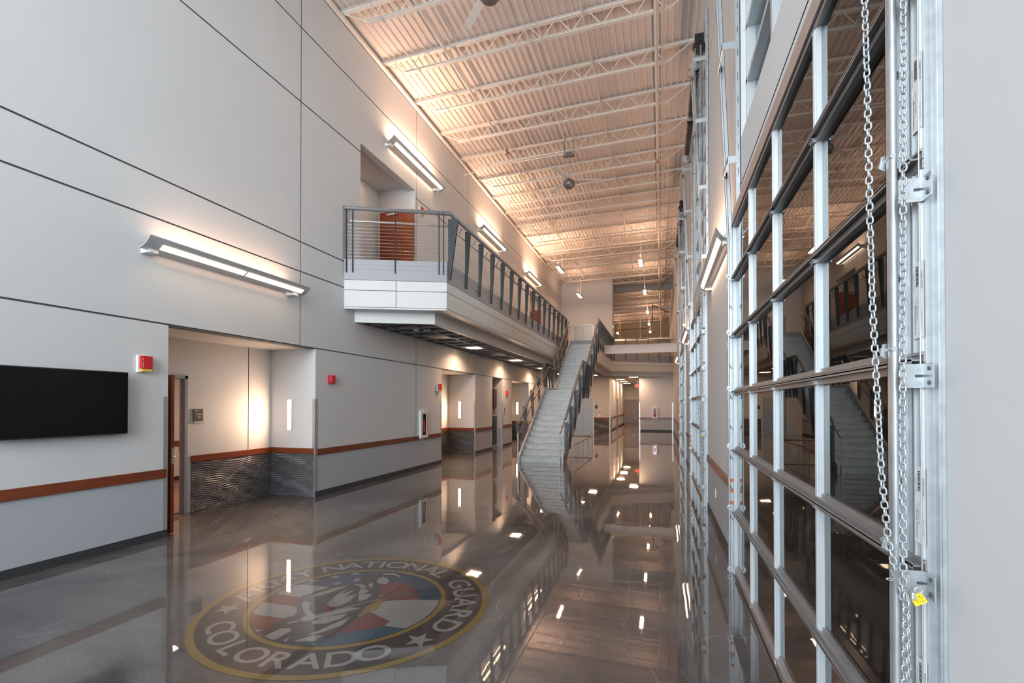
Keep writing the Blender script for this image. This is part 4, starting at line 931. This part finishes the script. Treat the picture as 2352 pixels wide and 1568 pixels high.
# ------------------------------------------------------------ overhead doors
ZJ = [0.0, .63, 1.26, 1.85, 2.43, 3.01, 3.56]
DL = [('near', 'nearest'), ('middle', 'middle'), ('far', 'farthest')]
for k, y0 in enumerate(DY):
    who = DL[k][1]; det = k == 0
    d = thing('door_%d' % (9+k), None, None, (.72, y0, 0), kind='structure')
    YB = [y0+.0, y0+1.0, y0+1.91, y0+2.815, y0+DW-.03]
    for i in range(6):
        z0, z1 = ZJ[i], ZJ[i+1]
        mb = MB()
        for j, yy in enumerate(YB):
            w = .075 if j == 0 else (.05 if j < 4 else .05)
            ya = yy-.006 if j == 0 else (yy-.025 if j < 4 else yy-.05)
            mb.box(.715, .738, ya, ya+w, z0, z1); mb.box(.709, .716, ya+.012, ya+.018, z0+.03, z1-.03); mb.box(.709, .716, ya+w-.02, ya+w-.014, z0+.03, z1-.03)
        mb.build('stile_frame', ALU, d)
        mb = MB(); lo = .042 if i else .09
        mb.box(.712, .745, y0, y0+DW-.03, z0, z0+lo-.012); mb.box(.712, .745, y0, y0+DW-.03, z1-.028, z1-.003)
        mb.box(.707, .712, y0, y0+DW-.03, z0+lo-.022, z0+lo-.014); mb.box(.725, .738, y0, y0+DW-.03, z0+lo-.012, z0+lo+.006)
        mb.build('rail', ALUD if i else mat('bottom_rail_metal', (.38, .34, .33), .4, .5, noise=.05), d)
        if 0 < i:
            mb = MB(); mb.box(.688, .712, y0+.02, y0+DW-.05, z0+.004, z0+.009); mb.box(.688, .691, y0+.02, y0+DW-.05, z0-.004, z0+.014)
            if i in (1, 2, 3, 4, 5): mb.build('strut', ALUD, d)
            hb = MB()
            for yy in YB[1:4]:
                hb.box(.698, .712, yy-.022, yy+.022, z0-.026, z0-.006); hb.tube([(.696, yy-.026, z0-.012), (.696, yy+.026, z0-.012)], .004, 6)
            hb.build('hinge', GALV, d)
        MB().box(.737, .742, y0+.01, y0+DW-.04, z0+.02, z1-.02).build('pane', GLASS, d)
        # end roller brackets near and far
        rb = MB(); zz = z0+.03
        for yy, s in ((y0+DW-.05, 1), (y0+.150, -1)):
            ye = yy+s*.035
            rb.prism([(.715, ye, zz-.05), (.715, ye, zz+.045), (.655, ye, zz+.035), (.648, ye, zz+.0)], (0, s*.004, 0))
            rb.box(.700, .715, yy-.04 if s > 0 else yy-.04, yy+.04, zz-.05, zz+.045)
            rb.tube([(.668, ye-.03*s, zz+.015), (.668, ye+.05*s, zz+.015)], .008, 8)
            rb.disc((.668, ye-.012*s, zz+.015), .014, 'y', .012*1, 10)
        rb.build('roller_bracket', GALV, d)
    MB().box(.70, .745, y0, y0+DW-.02, -.0, .012).build('bottom_seal', BLACK, d)
    # stickers on the near end stile
    if det:
        for z in (2.52, 1.92, 1.33, .78):
            s = B(.7105, .7115, y0-.003, y0+.058, z, z+.22).build('sticker', WHT, d)
            for (tx, sz, dy, dz) in (('201H063', .014, .050, .165), ('64552865', .013, .004, .165), ('Colorado Springs', .012, .042, .055), ('12 2  X12', .012, .006, .05), ('656028', .007, .050, .10), ('SET SECTION 1.STD', .007, .030, .085), ('WL STD', .009, .010, .115)):
                text(tx, sz, Matrix(((0, 0, -1, .7100), (0, 1, 0, y0+dy), (1, 0, 0, z+dz), (0, 0, 0, 1))), INK, s, 'print', ext=0)
            bc = MB()
            for i in range(14): bc.box(.7100, .7104, y0+.022, y0+.036, z+.15+i*.0042, z+.152+i*.0042+(.001 if i % 3 else 0))
            bc.build('barcode', INK, s)
    # frame trim over the door
    tn += 1; MB().box(.70, .745, y0-.02, y0+DW, 3.565, 3.67).build('trim_%d' % tn, mat('header_angle', (.40, .33, .30), .45, .3, noise=.05), kind='structure')
    tn += 1; MB().box(.73, .745, y0, y0+DW, 3.55, 3.57).build('trim_%d' % tn, DARK, kind='structure')
    tn += 1; MB().box(.95, 1.0, y0, y0+DW, 3.4, 3.7).box(.76, .80, y0-.0, y0+.001, 0, 3.6).build('trim_%d' % tn, ALUD, kind='structure')
    # tracks: near and far, each with a plumb lower run and a leaning upper run
    for end in (0, 1):
        ys, sg_ = ((y0+.075, 1), (y0+DW-.005, -1))[end]
        t = thing('lift_track', 'galvanized lift track leaning outwards above the %s edge of the %s glass door' % (('near', 'far')[end], who), 'door track', (.68, ys, 0), 'galvanized lift tracks')
        Z1, X1 = (3.45, .66), (7.55, .435+.06)
        mb = MB()
        w = .055
        prof = ([(0, 0), (.003, 0), (.003, w), (0, w)], )
        def seg(za, xa, zb, xb):
            if end == 0: ya, yb = ys+.022, ys+.026; lip = (ys-.0, ys+.026)
            else: ya, yb = ys, ys+.004; lip = (ys, ys+.030)
            for p0, p1, q0, q1 in ((0, w, ya, yb), (0, .004, *lip), (w-.004, w, *lip)):
                v = [(xa+p0, q0, za), (xa+p1, q0, za), (xa+p1, q1, za), (xa+p0, q1, za)]; mb.prism(v, (xb-xa, 0, zb-za))
            mb.tube([(xa+.010, (lip[0] if end == 0 else lip[0]), za), (xb+.010, lip[0], zb)], .0105, 8)
        seg(0, .662, 3.45, .662); seg(3.45, .662, 7.55, .50)
        mb.build('track_rail', GALV, t)
        # wall angle
        wa = MB(); yw = (y0-.040, y0-.003) if end == 0 else (y0+DW+.004, y0+DW+.06)
        wa.box(.735, .744, *yw, 0, 3.62); wa.box(.731, .736, yw[0]+.006, yw[0]+.012, 0, 3.6); wa.box(.716, .744, yw[1]-.004 if end == 0 else yw[0], yw[1] if end == 0 else yw[0]+.004, 0, 3.6)
        ya2 = (y0-.40, y0-.34) if end == 0 else (y0+DW-.35, y0+DW-.29)
        wa.box(.738, .744, *ya2, 3.68, 8.1); wa.box(.702, .744, ya2[0], ya2[0]+.004, 3.68, 8.1)
        wa.build('wall_angle', GALV, t)
        sl = MB()
        for i in range(18): sl.box(.718, .724, ya2[0]-.0006, ya2[0], 3.95+i*.23, 4.02+i*.23)
        sl.build('slot', DARK, t)
        for z in (4.10, 5.22, 6.30, 7.30):
            xx = .662-(z-3.45)*(.162/4.1)
            yy = ys+(.024 if end == 0 else .002)
            xl = xx-.012; ya = ya2[0]-.004
            MB().box(xl, .735, ya, ya+.004, z-.032, z+.032).box(xl, xl+.004, ya, yy, z-.032, z+.032).box(xl, xx+.03, yy-.002, yy+.002, z-.032, z+.032).disc((xl+.02, ya, z), .008, (0, -1, 0), .005, 8).disc((.722, ya, z+.01), .008, (0, -1, 0), .005, 8).build('strut', GALV, t)
        for z in (.35, 1.225, 1.81, 2.34, 2.95):
            b = MB(); hz = .034
            if end == 0:
                yb = y0-.002; b.box(.654, .714, yb, yb+.003, z-hz, z+hz); b.box(.711, .714, y0-.05, yb+.003, z-hz, z+hz)
                b.mi = 1; b.box(.690, .706, yb-.0008, yb, z-.004, z+.004)
                for dz in (-.02, .02): b.disc((.711, y0-.030, z+dz), .006, (-1, 0, 0), .003, 8)
                b.box(.70, .712, yb-.0006, yb, z-.003, z+.003)
            else:
                yb = y0+DW+.02; b.box(.66, .735, yb, yb+.003, z-hz, z+hz); b.box(.732, .735, yb, yb+.05, z-hz, z+hz)
            b.build('bracket', [GALV, DARK], t)
        hs = MB()
        for i in range(9):
            z = .55+i*.31; 
            if end == 1: hs.box(.675, .690, ys-.0007, ys-.0001, z, z+.035); hs.box(.697, .705, ys-.0007, ys-.0001, z-.01, z+.012)
            else: hs.box(.69, .696, ys+.0212, ys+.0219, z, z+.025)
        if end == 1:
            for z in (.70, .82, .93): hs.mi = 1; hs.box(.666, .714, ys-.0007, ys-.0001, z, z+.035)
        hs.build('slot', [DARK, COPPER], t)
    # lift cable
    tag(MB().tube([(.706, y0+.0045, .1), (.706, y0+.0045, 7.7)], .0018, 6).build('lift_cable', STEEL), 'thin steel lift cable beside the near stile of the %s glass door' % who, 'cable', 'lift cables')
    # torsion shaft with springs, drums, hoist
    z = 7.70; ty0, ty1 = y0+.12, y0+DW+.10
    s = thing('torsion_shaft', 'black torsion spring shaft high above the %s glass door' % who, 'spring shaft', (.6, ty0, z), 'torsion spring shafts')
    MB().tube([(.61, ty0-.05, z), (.61, ty1, z)], .014, 10).build('shaft', STEEL, s)
    for a, b in ((ty0+.30, ty0+1.75), (ty0+2.0, ty0+3.35)):
        MB().tube([(.61, a, z), (.61, b, z)], .062, 16).build('spring_body', SPRING, s)
        sp = []; n = int((b-a)/.09*12)
        for i in range(n+1): an = i*2*PI/12; sp.append((.61+.066*math.cos(an), a+(b-a)*i/n, z+.066*math.sin(an)))
        MB().tube(sp, .006, 5).build('spring_coil', mat('coil_edge', (.25, .15, .12), .35, .7, noise=.2), s)
    for yy in (ty0+.14, ty1-.15):
        MB().disc((.61, yy, z), .095, 'y', .05, 24).disc((.61, yy+.05, z), .06, 'y', .08, 20).build('cable_drum', GALV, s)
    for yy in (ty0-.02, ty0+1.85, ty1-.05): MB().box(.56, .744, yy, yy+.006, z-.07, z+.10).build('bearing_plate', GALV, s)
    h = thing('chain_hoist', 'black chain hoist wheel at the near end of the %s spring shaft' % who, 'chain hoist', (.6, ty0, z), 'chain hoists')
    MB().box(.57, .715, ty0-.09, ty0-.03, z+.10, z+.33).build('gear_housing', BLACK, h)
    MB().disc((.645, ty0-.13, z+.19), .068, 'y', .035, 24).disc((.645, ty0-.14, z+.19), .03, 'y', .02, 16).build('hub', BLACK, h)
    MB().disc((.635, ty0-.12, z+.08), .105, 'y', .03, 28).build('chain_wheel', BLACK, h)
    # chain
    cm = MB(); ch = 1.0 if det else 1
    kw = dict(pitch=.0195, r=.0026) if det else dict(pitch=.034, r=.0042, seg=8, sides=4)
    A = [(.57, y0-.015, 7.75), (.57, y0-.015, 2.905), (.575, y0-.015, 2.65), (.579, y0-.015, 2.27), (.584, y0-.015, 2.016), (.592, y0-.015, 1.803), (.603, y0-.015, 1.528), (.618, y0-.015, 1.337), (.631, y0-.03, 1.258), (.638, y0-.06, 1.21)]
    Bp = [(.655, y0-.075, 7.75), (.640, y0-.075, 2.84), (.635, y0-.075, 2.17), (.630, y0-.075, 1.64), (.629, y0-.075, 1.18)]
    chain_mesh(cm, A, **kw); chain_mesh(cm, Bp, **kw)
    chain_mesh(cm, [(.632, y0-.083, 1.22), (.628, y0-.083, .95), (.631, y0-.083, .30)], **kw); chain_mesh(cm, [(.641, y0-.067, 1.22), (.640, y0-.067, .9), (.634, y0-.073, .30)], **kw)
    chain_mesh(cm, [(.631, y0-.083, .3), (.632, y0-.078, .26), (.634, y0-.073, .3)], **kw)
    tag(cm.build('hoist_chain', GALV), 'galvanized hoist chain hanging in two strands in front of the %s glass door' % who, 'chain', 'hoist chains')
    kp = thing('chain_keeper', 'folded metal chain keeper on the near track of the %s glass door' % who, 'chain keeper', (.63, y0-.05, 1.2), 'chain keepers')
    MB().prism([(.618, y0-.02, 1.262), (.636, y0-.06, 1.262), (.640, y0-.06, 1.20), (.632, y0-.055, 1.205)], (.002, .003, .001)).box(.642, .655, y0-.05, y0-.002, 1.19, 1.26).build('plate', GALV, kp)
    loop = [(.615+.008*math.cos(a), y0-.03, 1.237+.003*math.sin(a)) for a in [i*PI/6 for i in range(12)]]
    MB().tube(loop, .0015, 6, closed=True).build('eye', STEEL, kp)
    pl = thing('padlock', 'small silver padlock linking the chain on the %s glass door' % who, 'padlock', (.66, y0-.07, 1.2), 'padlocks')
    sh = [(.656+.0085*math.cos(a+.9), y0-.092, 1.232+.0085*math.sin(a+.9)) for a in [i*PI/6 for i in range(-4, 6)]]
    MB().tube(sh, .0022, 6).build('shackle', STEEL, pl); MB().box(.640, .650, y0-.096, y0-.088, 1.206, 1.226).build('body', STEEL, pl, bevel=.003)
    tg = thing('warning_tag', 'square yellow warning tag tied below the padlock on the %s glass door' % who, 'tag', (.66, y0-.085, 1.2), 'yellow warning tags')
    MB().prism([(.640, y0-.087, 1.209), (.663, y0-.086, 1.229), (.680, y0-.086, 1.202), (.652, y0-.087, 1.187)], (0, .0008, 0)).build('card', YEL, tg)
    ink = MB()
    for i in range(16):
        a = i*.7; cx, cz = .661+.007*math.cos(a), 1.207+.007*math.sin(a); ink.tube([(cx, y0-.0882, cz), (cx+.004*math.cos(a*2.3), y0-.0882, cz+.004*math.sin(a*1.7))], .0003, 4)
    ink.build('print', INK, tg)
    for n_, zz in enumerate((7.15, )):
        lp = [(.50+.05*math.cos(a), y0+.10, 7.42+.07*math.sin(a)) for a in [PI/2+i*PI/10 for i in range(11)]]
        mb = MB()
        for p, q in zip(lp+[(.60, y0+.1, 7.35)], (lp+[(.60, y0+.1, 7.35)])[1:]): mb.face([(p[0], y0+.09, p[2]), (q[0], y0+.09, q[2]), (q[0], y0+.13, q[2]), (p[0], y0+.13, p[2])])
        tag(mb.build('bumper_strap', COPPER), 'curved orange and black bumper strap at the top of the %s door track' % who, 'bumper strap', 'bumper straps')
t = thing('slide_bolt', 'small metal slide bolt low on the near glass door', 'bolt', (.7, 1.72, .8))
MB().box(.640, .690, 1.735, 1.745, .80, .83).box(.662, .70, 1.72, 1.735, .74, .84).build('plate', GALV, t)
